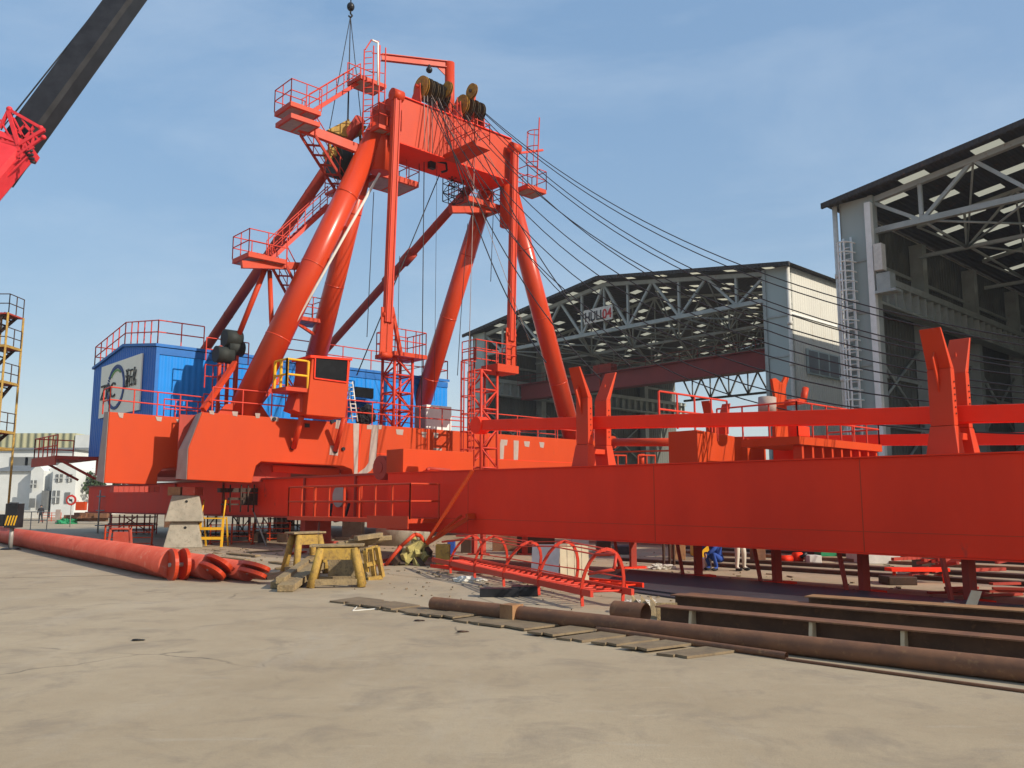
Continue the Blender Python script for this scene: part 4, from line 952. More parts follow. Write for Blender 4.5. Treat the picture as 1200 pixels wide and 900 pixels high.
# ================================================================== concrete blocks under the near pod
def cblock():
    r = thing('concrete_block', '', 'concrete block', (0,0,0), group='stacked tapered concrete blocks under the hull corner')
    q = MB(); a, c, h = .80, .56, 1.12
    q.hexa([(-a,-a,0),(a,-a,0),(a,a,0),(-a,a,0),(-c,-c,h),(c,-c,h),(c,c,h),(-c,c,h)]); q.build('block_body', 'conc', r, bevel=.04)
    q = MB(); q.tube((.05,-.64,.86),(.05,-.5,.86),.06,n=10); q.build('lifting_hole', 'ink', r)
    return r
cb = cblock(); p0 = PZ(209, 642)+Vector((0,.6,0)); cb.location = p0; cb.rotation_euler = (0,0,R(18)); cb['label'] = 'lower grey concrete block of the pair under the hull corner'
copies(cb, [(p0+Z*1.125, R(18), 'upper grey concrete block of the pair under the hull corner')])
tw = thing('timber_packing', 'orange painted timber packing on top of the concrete blocks', 'packing', p0+Z*2.25)
for dx in (-.36,.28):
    q = MB(); q.xbox(p0.x+dx-.28, p0.x+dx+.27, p0.y-.5, p0.y+.5, 2.25, 2.62); q.build('packing_block', 'rust2' if dx < 0 else 'pink', tw, bevel=.01)

# ================================================================== yellow step stand and red barriers
c = PZ(246, 641); x, y = c.x, c.y
r = thing('step_stand', 'yellow tubular step ladder stand beside the concrete blocks', 'step ladder', (x,y,0))
q = MB()
for sx in (-.5,.5): q.bar((x+sx,y,0),(x+sx,y+.1,1.25),.09); q.tube((x+sx,y+.1,1.25),(x+sx*.96,y+.35,2.05),.035); q.bar((x+sx,y+.9,0),(x+sx,y+.5,1.3),.06)
q.build('frame', 'yel', r)
q = MB()
for z_ in (.38,.80): q.bar((x-.5,y,z_),(x+.5,y,z_),.08,.12)
q.xbox(x-.5,x+.5,y+.1,y+.5,1.22,1.27); q.build('step', 'yel', r)
def barrier_proto():
    r = thing('barrier', '', 'barrier', (0,0,0), group='orange tube barriers under the hull')
    q = MB()
    for xx in (-1,0,1): q.bar((xx,0,0),(xx,0,.95),.06)
    for z_ in (.12,.38,.62,.9): q.bar((-1,0,z_),(1,0,z_),.045)
    q.build('frame', 'bright', r)
    q = MB()
    for xx in (-1,1): q.bar((xx,-.25,.03),(xx,.25,.03),.06)
    q.sep('foot', 'bright', r); return r
bp_ = barrier_proto(); c = PZ(271,638); bp_.location = c; bp_['label'] = 'orange barrier just right of the yellow step stand'
c2_ = PZ(296,635); copies(bp_, [(Vector((c2_.x+.5,c2_.y+1.2,0)), R(15), 'orange barrier at the right end, by the white props'), (PZ(60,611), 0, 'low orange barrier behind the long faded red tube'), (PZ(150,640), R(10), 'orange barrier in front of the scaffold under the left pod')])

# ================================================================== scaffold under left pod
p = PZ(110, 625); r = thing('scaffold', 'galvanised tube scaffold with orange plank under the left pod', 'scaffold', (p.x,p.y,0))
q = MB(); k = p.y; X0, X1 = PY(116,600,k).x, PY(170,600,k).x
for xx in (X0, X1):
    for dy in (0, 1.6): q.tube((xx,k+dy,0),(xx,k+dy,2.75),.05,n=6)
for z_ in (.5,1.45,2.35):
    q.tube((X0-.2,k,z_),(X1+.2,k,z_),.045,n=6); q.tube((X0-.2,k+1.6,z_),(X1+.2,k+1.6,z_),.045,n=6); q.tube((X0,k,z_),(X0,k+1.6,z_),.045,n=6); q.tube((X1,k,z_),(X1,k+1.6,z_),.045,n=6)
q.build('tubes', 'galv', r)
q = MB(); q.xbox(X0+.4,X1+.3,k-.1,k+.7,1.5,1.56); q.build('plank', 'bright', r)
# stools / props beneath
q = MB()
def put(name, label, cat, px, py, fn, m, group=None, rz=0):
    c = PZ(px, py); b = MB(); fn(b, c.x, c.y); o = b.build(name, m, None, tag_=(label, cat, group)); return o
put('stool', 'small pale red stool under the left pod', 'stool', 140, 645, lambda b,x,y: [b.bar((x+i,y,0),(x+i*.8,y,.9),.07) for i in (-.5,.5)]+[b.bar((x-.45,y,.88),(x+.45,y,.88),.07), b.xbox(x-.3,x+.4,y,y+.05,.1,.75)], 'pink')
put('timber_stack', 'dark heap of timbers and scrap behind the scaffold', 'scrap heap', 100, 614, lambda b,x,y: [b.xbox(x-1.5+random.uniform(-.5,.5)+i*.25,x-.3+i*.3,y+random.uniform(-.6,.6),y+.7,random.uniform(0,.6),random.uniform(.6,1.1)) for i in range(9)], 'rust')
put('green_sheet', 'crumpled green tarpaulin beside the scrap heap', 'tarpaulin', 78, 614, lambda b,x,y: b.lump((x,y,.1),.7,(1.2,.7,.7),.6), 'green')
put('grey_pile', 'grey draped tarpaulin under the near pod corner', 'tarpaulin', 250, 612, lambda b,x,y: [b.lump((x+i*.4,y,1.95+.2*math.sin(i*2)),.48,(1,.8,.9),.55) for i in (-1,0,1)]+[b.lump((x+.3,y,1.35),.42,(.9,.7,1.1),.5), b.xbox(x-.5,x+.7,y,y+.4,0,1.2)], 'tarp')
# posts under girder
q = MB()
def post_box(px, py, wd, h, m, nm, lb, ct, gp=None, dp=.8):
    c = PZ(px, py); b = MB(); b.xbox(c.x-wd/2, c.x+wd/2, c.y, c.y+dp, 0, h); return b.build(nm, m, None, .02, tag_=(lb, ct, gp))
c = PW(470, 640, 19.0)
q = MB(); cc = PZ(468, 640); q.tube((cc.x,cc.y+1.3,0),(cc.x,cc.y+1.3,1.25),1.25,n=32); q.build('support_drum', 'conc', None, tag_=('thick grey drum support under the girder behind the plaid cloth', 'support'))
for (px,py,lb) in ((412,630,'concrete pad under the girder left of the grey drum'),(330,626,'concrete pad under the girder behind the barriers'),(200,618,'dark pad under the girder behind the concrete blocks')):
    post_box(px, py, 1.1, 1.27, 'conc' if px>210 else 'rust', 'girder_pad', lb, 'support', 'pads under the lower girder', 1.)
# shoring frames and pipes in the shade under the hull
def shore(px, py, w_, h_, m, lb, rows=3):
    c = PZ(px, py); q = MB()
    for i in range(4):
        x_ = c.x-w_/2+w_*i/3; q.tube((x_,c.y,0),(x_,c.y,h_),.045,n=5); q.tube((x_,c.y+1.1,0),(x_,c.y+1.1,h_),.045,n=5)
    for k in range(rows): z_ = .25+k*(h_-.4)/(rows-1); q.tube((c.x-w_/2-.2,c.y,z_),(c.x+w_/2+.2,c.y,z_),.035,n=5); q.tube((c.x-w_/2,c.y+1.1,z_),(c.x+w_/2,c.y+1.1,z_),.035,n=5)
    q.tube((c.x-w_/2,c.y,.1),(c.x+w_/6,c.y,h_-.1),.035,n=5); q.tube((c.x+w_/2,c.y,.1),(c.x-w_/6,c.y,h_-.1),.035,n=5)
    q.build('shoring_frame', m, None, tag_=(lb, 'shoring'))
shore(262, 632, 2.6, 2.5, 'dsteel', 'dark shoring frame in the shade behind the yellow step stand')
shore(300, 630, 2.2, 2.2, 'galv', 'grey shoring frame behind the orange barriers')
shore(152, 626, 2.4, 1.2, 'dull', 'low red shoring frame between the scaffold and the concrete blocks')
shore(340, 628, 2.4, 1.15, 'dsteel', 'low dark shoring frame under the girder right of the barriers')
q = MB(); random.seed(8); c = PZ(370, 636)
for i in range(16): x_, y_ = c.x+random.uniform(-4.5,2.5), c.y+random.uniform(0,2.5); q.xbox(x_, x_+random.uniform(.2,.9), y_, y_+random.uniform(.1,.5), 0, random.uniform(.08,.5))
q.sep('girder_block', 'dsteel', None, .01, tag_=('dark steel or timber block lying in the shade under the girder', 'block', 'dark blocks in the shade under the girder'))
q = MB(); q.box(33.5,33.9,18.9,20.2,0,1.27); q.box(33.2,34.2,18.7,20.4,0,.25); q.build('girder_post', 'dull', None, tag_=('dark red steel post under the girder behind the barriers', 'support'))
# white props leaning
for i, (pa, pb, lb) in enumerate((((312,640),(296,596),'long pale prop leaning on the girder'),((304,622),(312,598),'short pale prop beside the barrier'),((372,650),(374,612),'thin pale prop under the walkway'))):
    a = PZ(*pa); b_ = PY(*pb, a.y+1); q = MB(); q.tube(a, b_, .04, n=6); q.build('prop', 'galv', None, tag_=(lb, 'prop'))
# machines under hull: hanging dark gear
r = thing('chain_gear', 'dark hanging hydraulic gear below the near pod', 'machinery', D(36.5,18,1.2))
q = MB()
for (a, c, e, f) in ((258,316,572,577),(270,312,583,586),(285,317,578,592),(262,280,590,592)): q.prism([PU(a,e,37.4),PU(c,e,37.4),PU(c,f,37.4),PU(a,f,37.4)], U*.3)
q.build('housing', 'dsteel', r)
q = MB()
for px in (262,270,283,291,298,310): q.tube(PU(px,568,37.3), PU(px+random.uniform(-2,2),600,37.3), .035, n=5)
q.build('rods', 'dsteel', r)

# ================================================================== faded red tubes lying at left
def tie(a, b_, r_, label, lugs, lg_=1., z=0, roll=0.):
    d = (b_-a).normalized(); n_ = Vector((-d.y, d.x, 0))
    o = thing('stay_tube', label, 'steel tube', a, group='faded red stay tubes lying on the ground')
    q = MB(); zc = Z*(r_+z)
    q.tube(a+zc, b_+zc, r_, n=28); 
    q.build('tube_body', 'pink', o)
    q = MB()
    nn = n_*math.cos(roll)+Z*math.sin(roll); ZZ = Z*math.cos(roll)-n_*math.sin(roll)
    for s_ in lugs:
        c = b_+zc+nn*s_; R_ = r_*1.05
        pts = [c+d*(math.cos(t)*R_*lg_+.22)+ZZ*math.sin(t)*R_ for t in [R(-100+200*i/16) for i in range(17)]]+[c-d*.7+ZZ*R_*.5, c-d*.7-ZZ*R_*.5]
        q.prism(pts, nn*.09)
    q.sep('lug_plate', 'org', o)
    q = MB(); c = b_+zc+d*.25; q.tube(c-n_*(abs(lugs[0])+.05), c+n_*(abs(lugs[-1])+.12), .05, n=12); q.build('lug_pin', 'galv', o)
    return o
tA, tB = PZ(-90,616), PZ(203,679); tn = (tB-tA).normalized(); tm = Vector((-tn.y, tn.x, 0))
tie(tA, tB, .38, 'long faded red tube lying nearest on the left ground with two round lug plates', (-.16, .14))
tie(tA+tm*.72, tB+tm*.66+tn*.75, .30, 'second faded red tube behind the nearest one, with long pointed lug plates', (-.12, .12), 2.2, roll=R(48))
tie(tA+tm*1.3, tB+tm*1.25+tn*1.7, .24, 'thinnest red tube, third from the front, its fork beside the black tray', (-.08, .10), 3.2, roll=R(62))
# black tray and planks
put('steel_tray', 'black shallow steel tray beside the red tube ends', 'tray', 322, 678, lambda b,x,y: [b.bar((x-.7,y,.05),(x+.4,y+.9,.09),.08,.1), b.bar((x+.4,y+.9,.09),(x+.9,y+.4,.09),.08,.1), b.bar((x-.7,y,.05),(x-.1,y-.4,.05),.08,.1), b.bar((x-.1,y-.4,.05),(x+.9,y+.4,.09),.08,.1), b.hexa([(x-.7,y,.03),(x-.1,y-.4,.03),(x+.9,y+.4,.05),(x+.4,y+.9,.05),(x-.7,y,.05),(x-.1,y-.4,.05),(x+.9,y+.4,.07),(x+.4,y+.9,.07)])], 'dsteel')

# ================================================================== trestles
def trestle(px, py, wd, h, m, label, rz, sc=1., mtop='wood'):
    c = PZ(px, py); r = thing('trestle', label, 'trestle', c, rz)
    def T(x, y, z): 
        v = Matrix.Rotation(rz, 3, 'Z') @ Vector((x,y,0)); return Vector((c.x+v.x, c.y+v.y, z))
    q = MB()
    for sx in (-1,1):
        for sy in (-1,1): q.tube(T(sx*wd*.5,sy*.38,0), T(sx*wd*.33,sy*.20,h-.06), .095*sc, n=10)
    for (a, b_) in ((-1,1),(1,1),(1,-1),(-1,-1)): pass
    q.sep('leg', m, r)
    q = MB(); q.bar(T(-wd*.47,-.36,.13), T(wd*.47,-.36,.13), .1,.13); q.bar(T(-wd*.47,.36,.13), T(wd*.47,.36,.13), .1,.13); q.bar(T(-wd*.47,-.36,.13), T(-wd*.47,.36,.13), .09,.12); q.bar(T(wd*.47,-.36,.13), T(wd*.47,.36,.13), .09,.12)
    q.sep('stretcher', 'wood', r)
    q = MB(); q.bar(T(-wd*.36,-.22,h-.18), T(wd*.36,-.22,h-.18), .08,.26); q.bar(T(-wd*.36,.22,h-.18), T(wd*.36,.22,h-.18), .08,.26); q.sep('apron', m, r)
    q = MB(); 
    for i in range(3): q.bar(T(-wd*.55,-.2+i*.2,h), T(wd*.52,-.19+i*.2,h+.01), .19,.05)
    q.build('top', mtop, r, bevel=.01); return r
trestle(395, 687, 1.15, .93, 'oldyel', 'worn yellow sawhorse standing in front of the timber stack', R(8))
trestle(357, 672, .9, 1.1, 'oldyel', 'worn yellow sawhorse partly hidden behind the front one', R(40))
# tipped trestle frame
c = PZ(436, 680); r = thing('tipped_trestle', 'tipped wooden frame leaning right of the yellow sawhorse', 'trestle', c)
q = MB()
def S4(px, py, dy=0.): return PY(px, py, c.y+dy)
for (a, b_) in (((428,645),(431,679)),((442,641),(448,676)),((428,645),(442,641)),((431,679),(448,676)),((435,643),(439,678)),((429,662),(445,658))): q.bar(S4(*a), S4(*b_, .2), .1, .1)
q.build('frame', 'oldyel', r)
q = MB(); q.bar(S4(413,647,.9), S4(431,679,.1), .09, .3); q.bar(S4(413,648,.9), S4(428,646,.1), .2, .06); q.build('top', 'wood', r)
# timber heap on and left of the trestles
def beams(nm, lb, ct, pts, sec, m):
    b = MB()
    for (a, e, h0, h1) in pts:
        p_ = PZ(*a); q_ = PZ(*e); b.bar(p_+Z*h0, q_+Z*h1, sec[0], sec[1])
    return b.sep(nm, m, None, .006, tag_=(lb, ct, lb))
beams('timber_balk', 'old timber sloping against the left sawhorse, one of a bundle', 'timber', [((322,690),(366,668),.08,.30),((330,694),(372,672),.08,.32),((328,691),(369,669),.2,.42),((338,694),(376,676),.08,.3)], (.2,.14), 'wood')
c = PZ(405, 680); b = MB()
for i in range(5): x_ = c.x-.1+i*.16; b.bar((x_-.45+random.uniform(-.1,.1),c.y+.8+i*.05,.80+i*.035),(x_+.4,c.y+1.3,.82+i*.045),.2,.12)
b.bar((c.x+.1,c.y+.7,1.0),(c.x+.7,c.y+1.1,1.08),.25,.12)
b.sep('short_timber', 'wood', None, .01, tag_=('short weathered timber in the heap behind the front sawhorse', 'timber', 'short timbers heaped behind the sawhorses'))
b = MB(); b.xbox(c.x-.6,c.x+.55,c.y+.75,c.y+1.35,0,.74); b.build('timber_block', 'wood', None, .01, tag_=('big dark timber block under the heap behind the front sawhorse', 'timber'))
# plaid cloth-like pile of hazard striped blocks
c = PZ(483, 663); r = thing('striped_timbers', 'leaning pile of black and yellow striped timbers under the jib heel', 'timber', c)
b = MB(); b2_ = MB()
random.seed(3)
for i in range(16):
    t_ = i/15; x_ = c.x-.45+.85*t_+random.uniform(-.12,.12); z_ = random.uniform(.05,.2+.8*t_); tgt = b if i % 3 else b2_
    d_ = Vector((random.uniform(-.3,.3),random.uniform(-.2,.2),random.uniform(-.3,.3))); tgt.bar(Vector((x_,c.y+random.uniform(0,.4),z_))-d_, Vector((x_,c.y+random.uniform(0,.4),z_))+d_, .17,.2)
b.sep('yellow_block', 'yb', r, bevel=.01); b2_.sep('black_block', 'dsteel', r, bevel=.01)
q = MB(); q.path([PY(452,662,c.y-.1), PY(470,640,c.y), PY(486,626,c.y+.1), PY(493,628,c.y+.2), PY(497,636,c.y+.2)], .06, 8); q.build('bent_pipe', 'org', None, tag_=('bent orange pipe arched over the striped timbers', 'pipe'))
# red flat scraps
beams('steel_offcut', 'flat red steel strip on the ground behind the sawhorses', 'steel strip', [((337,651),(356,648),.05,.05)], (.25,.06), 'bright')
beams('steel_angle', 'red steel angle lying left of the caged ladder', 'steel angle', [((442,664),(475,660),.04,.04),((447,659),(468,655),.05,.05)], (.12,.08), 'pink')
beams('plank', 'loose brown plank on the ground behind the red tubes', 'plank', [((268,650),(302,653),.05,.05),((262,655),(290,658),.05,.05),((318,660),(352,664),.04,.04),((290,648),(330,646),.03,.03),((326,668),(362,660),.04,.05)], (.22,.05), 'wood')

# ================================================================== caged ladder lying on the ground
a = PZ(528, 668); b_ = PZ(712, 712); r = thing('caged_ladder', 'red caged ladder lying on its back on the concrete', 'ladder', a)
d = (b_-a).normalized(); nrm = Vector((-d.y, d.x, 0)); Lc = (b_-a).length; zb = Z*.28
q = MB()
for s_ in (-.42,.42): q.bar(a+zb+nrm*s_-d*.4, b_+zb+nrm*s_+d*.2, .06,.12)
q.sep('stringer', 'rail', r)
q = MB(); n = int(Lc/.33)
for i in range(n): c = a+d*(i+.5)*Lc/n+zb; q.tube(c-nrm*.42, c+nrm*.42, .022, n=6)
q.build('rungs', 'rail', r)
hs = []
for i in range(5):
    k = .14+.21*i; c = a+d*Lc*k+zb; ln_ = d*(.34+.05*(i%2)); pts = [c-nrm*.42-Z*.26]+[c-nrm*math.cos(t)*.44+Z*(math.sin(t)*(.70,.76,.70,.80,.74)[i]+.05)+ln_*math.sin(t)+nrm*(.08,-.06,.1,0,-.08)[i]*math.sin(t) for t in [math.pi*j/12 for j in range(13)]]+[c+nrm*.42-Z*.26]
    q = MB()
    for p_, q_ in zip(pts[:-1], pts[1:]): q.bar(p_, q_, .06, .03, up=d)
    q.build('hoop', 'rail', r); hs.append(pts)
q = MB()
for j in (2,5,7,9,12): 
    for h0, h1 in zip(hs[:-1], hs[1:]): q.bar(h0[j], h1[j], .05,.02)
p_ = hs[-1][5]; q.path([p_, p_+d*.8+Z*.05, p_+d*.9-Z*.2-nrm*.1, p_+d*.5-nrm*.4-Z*.3], .03, 6)
q.path([hs[0][7], hs[0][7]-d*1.4-Z*.05], .03, 5); q.path([hs[0][5], hs[0][5]-d*2.0-Z*.15], .03, 5)
q.build('cage_bars', 'rail', r)
put('black_block', 'low black rubber block under the caged ladder', 'block', 588, 700, lambda b,x,y: [b.xbox(x-.45,x+.35,y,y+.3,0,.17), b.xbox(x+.2,x+.75,y+.15,y+.5,0,.2)], 'black')
# second flat ladder under it
a = PZ(505, 668); b_ = PZ(735, 694); r = thing('steel_ladder', 'flat red steel ladder lying behind the caged one', 'ladder', a)
d = (b_-a).normalized(); nrm = Vector((-d.y,d.x,0)); q = MB()
for s_ in (0,.5): q.bar(a+nrm*s_+Z*.12, b_+nrm*s_+Z*.12, .05,.1)
q.sep('stringer', 'jib', r); q = MB(); n = 20
for i in range(n): c = a.lerp(b_, (i+.5)/n)+Z*.12; q.tube(c, c+nrm*.5, .02, n=5)
q.build('rungs', 'jib', r)
# boards leaning behind ladder
def lean(px0, py0, px1, py1, m, nm, lb, Yoff=.0, skew=0, rows=1):
    c = PZ((px0+px1)/2, py1); Y_ = c.y+Yoff; b = MB()
    for i in range(rows):
        x0, x1 = px0+(px1-px0)*i/rows, px0+(px1-px0)*(i+1)/rows-.6
        dy = random.uniform(-1,1)
        b.prism([PY(x0+skew,py0+dy,Y_+.35), PY(x1+skew,py0+dy,Y_+.35), PY(x1,py1-.3+dy*0,Y_), PY(x0,py1-.3+dy*0,Y_)], (0,.04,0))
    return b.sep(nm, m, None, tag_=('', 'board', 'boards leaning behind the caged ladder'), labels=lb)
lean(657,639,691,687,'ply','leaning_board',['leftmost of the four pale boards leaning behind the caged ladder','second from the left of the four pale leaning boards','third from the left of the four pale leaning boards','rightmost of the four pale boards leaning behind the caged ladder'], 0, -1, 4)
lean(622,639,655,676,'white2','leaning_board',['grey weathered sheet leaning left of the pale boards'], .5, 2, 1)
put('white_sacks', 'crumpled white sack on the ground beside the ladder', 'sack', 545, 682, lambda b,x,y: [b.lump((x,y,.05),.17,(1.6,.9,.5)), b.lump((x+.35,y+.05,.04),.13,(1.3,.8,.4))], 'white2')
put('plastic_film', 'crumpled clear plastic film by the ladder end', 'plastic film', 738, 710, lambda b,x,y: [b.lump((x+i*.12,y+random.uniform(-.1,.1),.03),.08,(1.5,.9,.8),.8) for i in range(4)], 'white2')
put('white_bag', 'white plastic bag on the ground under the jib', 'bag', 776, 667, lambda b,x,y: [b.lump((x,y,.06),.2,(1.6,.9,.5),.6), b.lump((x+.25,y,.04),.13,(1.4,.8,.5),.6)], 'white2')

# ================================================================== steel pipes, beams and plates at right
def pipe(pa, pb, r_, m, nm, lb, n=24, z=0):
    a, b_ = PZ(*pa), PZ(*pb); d_ = (b_-a).normalized(); q = MB(); q.tube(a+Z*(r_+z), b_+Z*(r_+z), r_, n=n, cap=False)
    q.tube(a+Z*(r_+z)+d_*.001, b_+Z*(r_+z), r_*.88, n=n, cap=False)
    return q.build(nm, m, None, tag_=(lb, 'pipe'))
pipe((508,716),(1330,816), .125, 'rust', 'rusty_pipe', 'long brown rusty pipe nearest the camera, right half of the photo')
pa_ = PZ(508,716); pb_ = PZ(1330,816); c = pa_.lerp(pb_, .0)
k0 = PZ(592, 727); q = MB(); dd = (pb_-pa_).normalized(); q.bar(k0+Z*.135, k0+dd*.28+Z*.135, .27, .27); q.build('pipe_collar', 'rust2', None, tag_=('square tan rusty collar clamped round the long pipe', 'collar'))
pipe((700,741),(922,773), .045, 'rust', 'thin_pipe', 'thin rusty pipe lying just in front of the long one')
pipe((922,774),(1330,830), .018, 'rust', 'thin_rod', 'thin rusty rod in front of the long pipe at the right')
pipe((721,727),(757,731), .16, 'rust', 'pipe_stub', 'short rusty pipe stub at the left end of the dark beams')
def ibeam(pa, pb, h, wd, m, nm, lb, z=0, stiff=(), mst='ply', top=None):
    a, b_ = PZ(*pa)+Z*z, PZ(*pb)+Z*z; d = (b_-a).normalized(); n_ = Vector((-d.y,d.x,0)); r = thing(nm, lb, 'steel beam', a)
    q = MB()
    def slab(o0, o1, z0, z1, s=0., e=0.):
        q.hexa([a+n_*o0+Z*z0+d*s, a+n_*o1+Z*z0+d*s, b_+n_*o1+Z*z0, b_+n_*o0+Z*z0, a+n_*o0+Z*z1+d*s, a+n_*o1+Z*z1+d*s, b_+n_*o1+Z*z1, b_+n_*o0+Z*z1])
    slab(wd*.46, wd*.54, .02, h-.02); slab(0, wd, 0, .02); q.build('web', m, r)
    q = MB(); slab(0, wd, h-.02, h); q.build('flange', top or m, r)
    if stiff:
        q = MB()
        for s_ in stiff: c = a+d*s_; q.prism([c+Z*.02, c+n_*wd*.46+Z*.02, c+n_*wd*.46+Z*(h-.02), c+n_*wd*.12+Z*(h-.03)], d*.05); q.hexa([c-d*.28+Z*.021, c+Z*.021, c+n_*.12+Z*.021, c-d*.28+n_*.12+Z*.021, c-d*.28+Z*.035, c+Z*.035, c+n_*.12+Z*.035, c-d*.28+n_*.12+Z*.035])
        q.sep('stiffener', mst, r)
    return r
b0 = PZ(768,734); bd = (PZ(1330,797)-b0).normalized()
def along(px, py): return (PZ(px,py)-b0).dot(bd)
ibeam((768,734),(1330,797), .31, .34, 'bsteel', 'steel_beam', 'dark steel beam with three pale stiffener plates, just behind the rusty pipe', stiff=(along(808,738), along(948,754), along(1056,766)), mst='ply', top='rust')
ibeam((786,722),(1330,777), .36, .34, 'bsteel', 'steel_beam', 'dark steel beam second from the rusty pipe, without stiffeners', top='rust')
ibeam((800,716),(1330,768), .30, .30, 'rust', 'steel_beam', 'rusty steel beam third from the pipe, mostly hidden behind the darker ones')
ibeam((944,730),(1330,764), .42, .40, 'rust', 'steel_beam', 'brown steel beam with tan top flange at the right edge', top='rust2')
q = MB()
for i in range(3): c = PZ(740+i*11, 722+i*1.5); q.prism([c, c+Vector((.28,-.05,0)), c+Vector((.05,.3,.30))], (.05,.25,0))
c = PZ(770,727); q.prism([c, c+Vector((.34,0,0)), c+Vector((.34,0,.28)), c+Vector((0,0,.28))], (0,.04,0)); q.sep('wooden_wedge', 'wood', None, tag_=('', 'wedge', 'wooden wedges at the end of the dark beams'), labels=['leftmost brown wooden wedge beside the rusty pipe stub','second wooden wedge from the rusty pipe stub','third wooden wedge from the rusty pipe stub','upright square board end after the wooden wedges'])
# plate stack
c0, c1, c2_, c3 = PZ(700,689), PZ(940,723), PZ(1190,715), PZ(728,671)
for i, lb in enumerate(('lowest dark plate of the flat plate stack under the jib', 'top dark plate of the flat plate stack under the jib')):
    o_ = Vector((.25*i, .18*i, 0)); q = MB(); z0 = i*.035+.006
    q.hexa([c0+o_+Z*z0, c1+o_+Z*z0, c2_+o_+Z*z0, c3+o_+Z*z0, c0+o_+Z*(z0+.03), c1+o_+Z*(z0+.03), c2_+o_+Z*(z0+.03), c3+o_+Z*(z0+.03)]); q.build('steel_plate', 'plate', None, tag_=(lb, 'steel plate', 'dark steel plates stacked under the jib'))
# jagged row of flat plates on the ground
fr_ = [(385,706,0),(406,709.5,0),(428,713,0),(451,716.5,0),(476,720,0),(502,724.5,0),(529,728,0),(557,732.5,1),(620,744,0),(654,749.5,0),(690,756,0),(729,762,0),(772,768,2)]
nm_ = ['first','second','third','fourth','fifth','sixth','seventh','eighth and long','ninth','tenth','eleventh','twelfth','last and widest']
random.seed(21)
for i, (x_, y_, big) in enumerate(fr_):
    w_ = (30, 60, 36)[big]; k_ = (34, 48, 66)[big] if i < 8 else (52, 48, 66)[big]; sl_ = random.uniform(.10,.16)
    jx, jy = random.uniform(-3,3), random.uniform(-1,.6)
    e1, e2, e3, e4 = (x_+jx, y_+jy), (x_+jx+w_, y_+jy+w_*sl_), (x_+jx+w_+k_, y_+jy+w_*sl_-k_*.13), (x_+jx+k_, y_+jy-k_*.14)
    c = [PZ(*e1), PZ(e1[0]+w_*.55, e1[1]+w_*.55*sl_), PZ(e1[0]+w_*.62, e1[1]+w_*.62*sl_-1.2), PZ(*e2), PZ(*e3), PZ(*e4)]
    q = MB(); zz0 = .004+.012*(i%3); q.prism([p_+Z*zz0 for p_ in c], Z*.03); q.build('ground_plate', 'gplate', None, tag_=('thin brown plate on the concrete, %s of the jagged row from the left' % nm_[i], 'steel plate', 'jagged row of thin plates on the ground'))
# scattered scrap nobody could count
q = MB()
for i in range(900):
    u_ = random.uniform(2, 36); w_1 = random.choice((random.uniform(13.5,17.2), random.uniform(17,27), random.uniform(10.5,15)))
    c = D(u_, w_1, .004); r_ = random.uniform(.01,.045)*(1 if w_1 > 14 else .6); a_1 = random.uniform(0,6.28); e = Vector((math.cos(a_1),math.sin(a_1),0)); f_ = Vector((-e.y,e.x,0)); L2 = r_*random.choice((1,1,1.5,5))
    q.prism([c-e*L2-f_*r_, c+e*L2-f_*r_*.6, c+e*L2*.8+f_*r_, c-e*L2*.7+f_*r_*.8], Z*random.uniform(.006,.03))
tag(q.build('scrap_litter', 'gplate'), 'fine scrap and grit scattered over the yard under the jib', 'litter', kind='stuff')
# right-edge boards and gravel bags
put('offcut_board', 'pale board offcut leaning at the foot of the right stand', 'board', 1140, 716, lambda b,x,y: [b.prism([(x-.15,y,.02),(x+.05,y,.02),(x+.30,y+.2,.32),(x+.12,y+.2,.34)],(0,.03,0)), b.prism([(x-.55,y+.05,.03),(x+.02,y+.05,.03),(x-.05,y+.35,.09),(x-.3,y+.35,.12)],(0,.05,0))], 'ply')
put('dark_sleeper', 'low dark timber below the board offcut', 'timber', 1135, 722, lambda b,x,y: b.xbox(x-.7,x+.6,y,y+.2,0,.08), 'dsteel')
put('rubble_bags', 'row of small pale rubble lumps at the right edge', 'rubble', 1185, 722, lambda b,x,y: [b.ball((x-.25+i*.09,y+random.uniform(0,.25),.05),.06,1,(1,1,.8)) for i in range(12)], 'white2')
# ---- things seen through the gap under the jib
def gap(nm, lb, ct, px0, px1, py0, py1, m, dep=.5, Y=None):
    Y_ = Y or PZ((px0+px1)/2, py1).y; a, b_ = PY(px0,py1,Y_), PY(px1,py0,Y_); q = MB(); q.xbox(a.x,b_.x,Y_,Y_+dep,max(0,a.z),b_.z); return q.build(nm, m, None, .02, tag_=(lb, ct))
gap('yellow_container', 'yellow steel box behind the jib beside the crouching person', 'box', 817, 838, 628, 653, 'yel', 1.2)
gap('brown_crate', 'brown crate behind the jib left of the yellow box', 'crate', 790, 803, 630, 656, 'rust2', 1.)
gap('brown_plate', 'upright brown steel plate behind the caged ladder', 'steel plate', 577, 607, 618, 646, 'rust', .3)
gap('dark_crate', 'dark tall crate behind the pale boards', 'crate', 606, 650, 615, 650, 'dsteel', 1.)
gap('grey_skip', 'long grey metal skip seen under the jib at the right', 'skip', 1013, 1055, 645, 661, 'white2', 1.5)
gap('green_box', 'small green box under the jib left of the grey skip', 'box', 962, 981, 640, 652, 'green', .7)
gap('white_carton', 'white carton beside the small red machine under the jib', 'carton', 949, 963, 651, 662, 'white2', .5)
gap('blue_bin', 'flat blue grey bin in the distance under the jib', 'bin', 720, 745, 640, 650, 'plate', 1.)
r = thing('red_machine', 'small red motor pump lying under the jib', 'pump', PZ(935,661)); c = PZ(935,661)
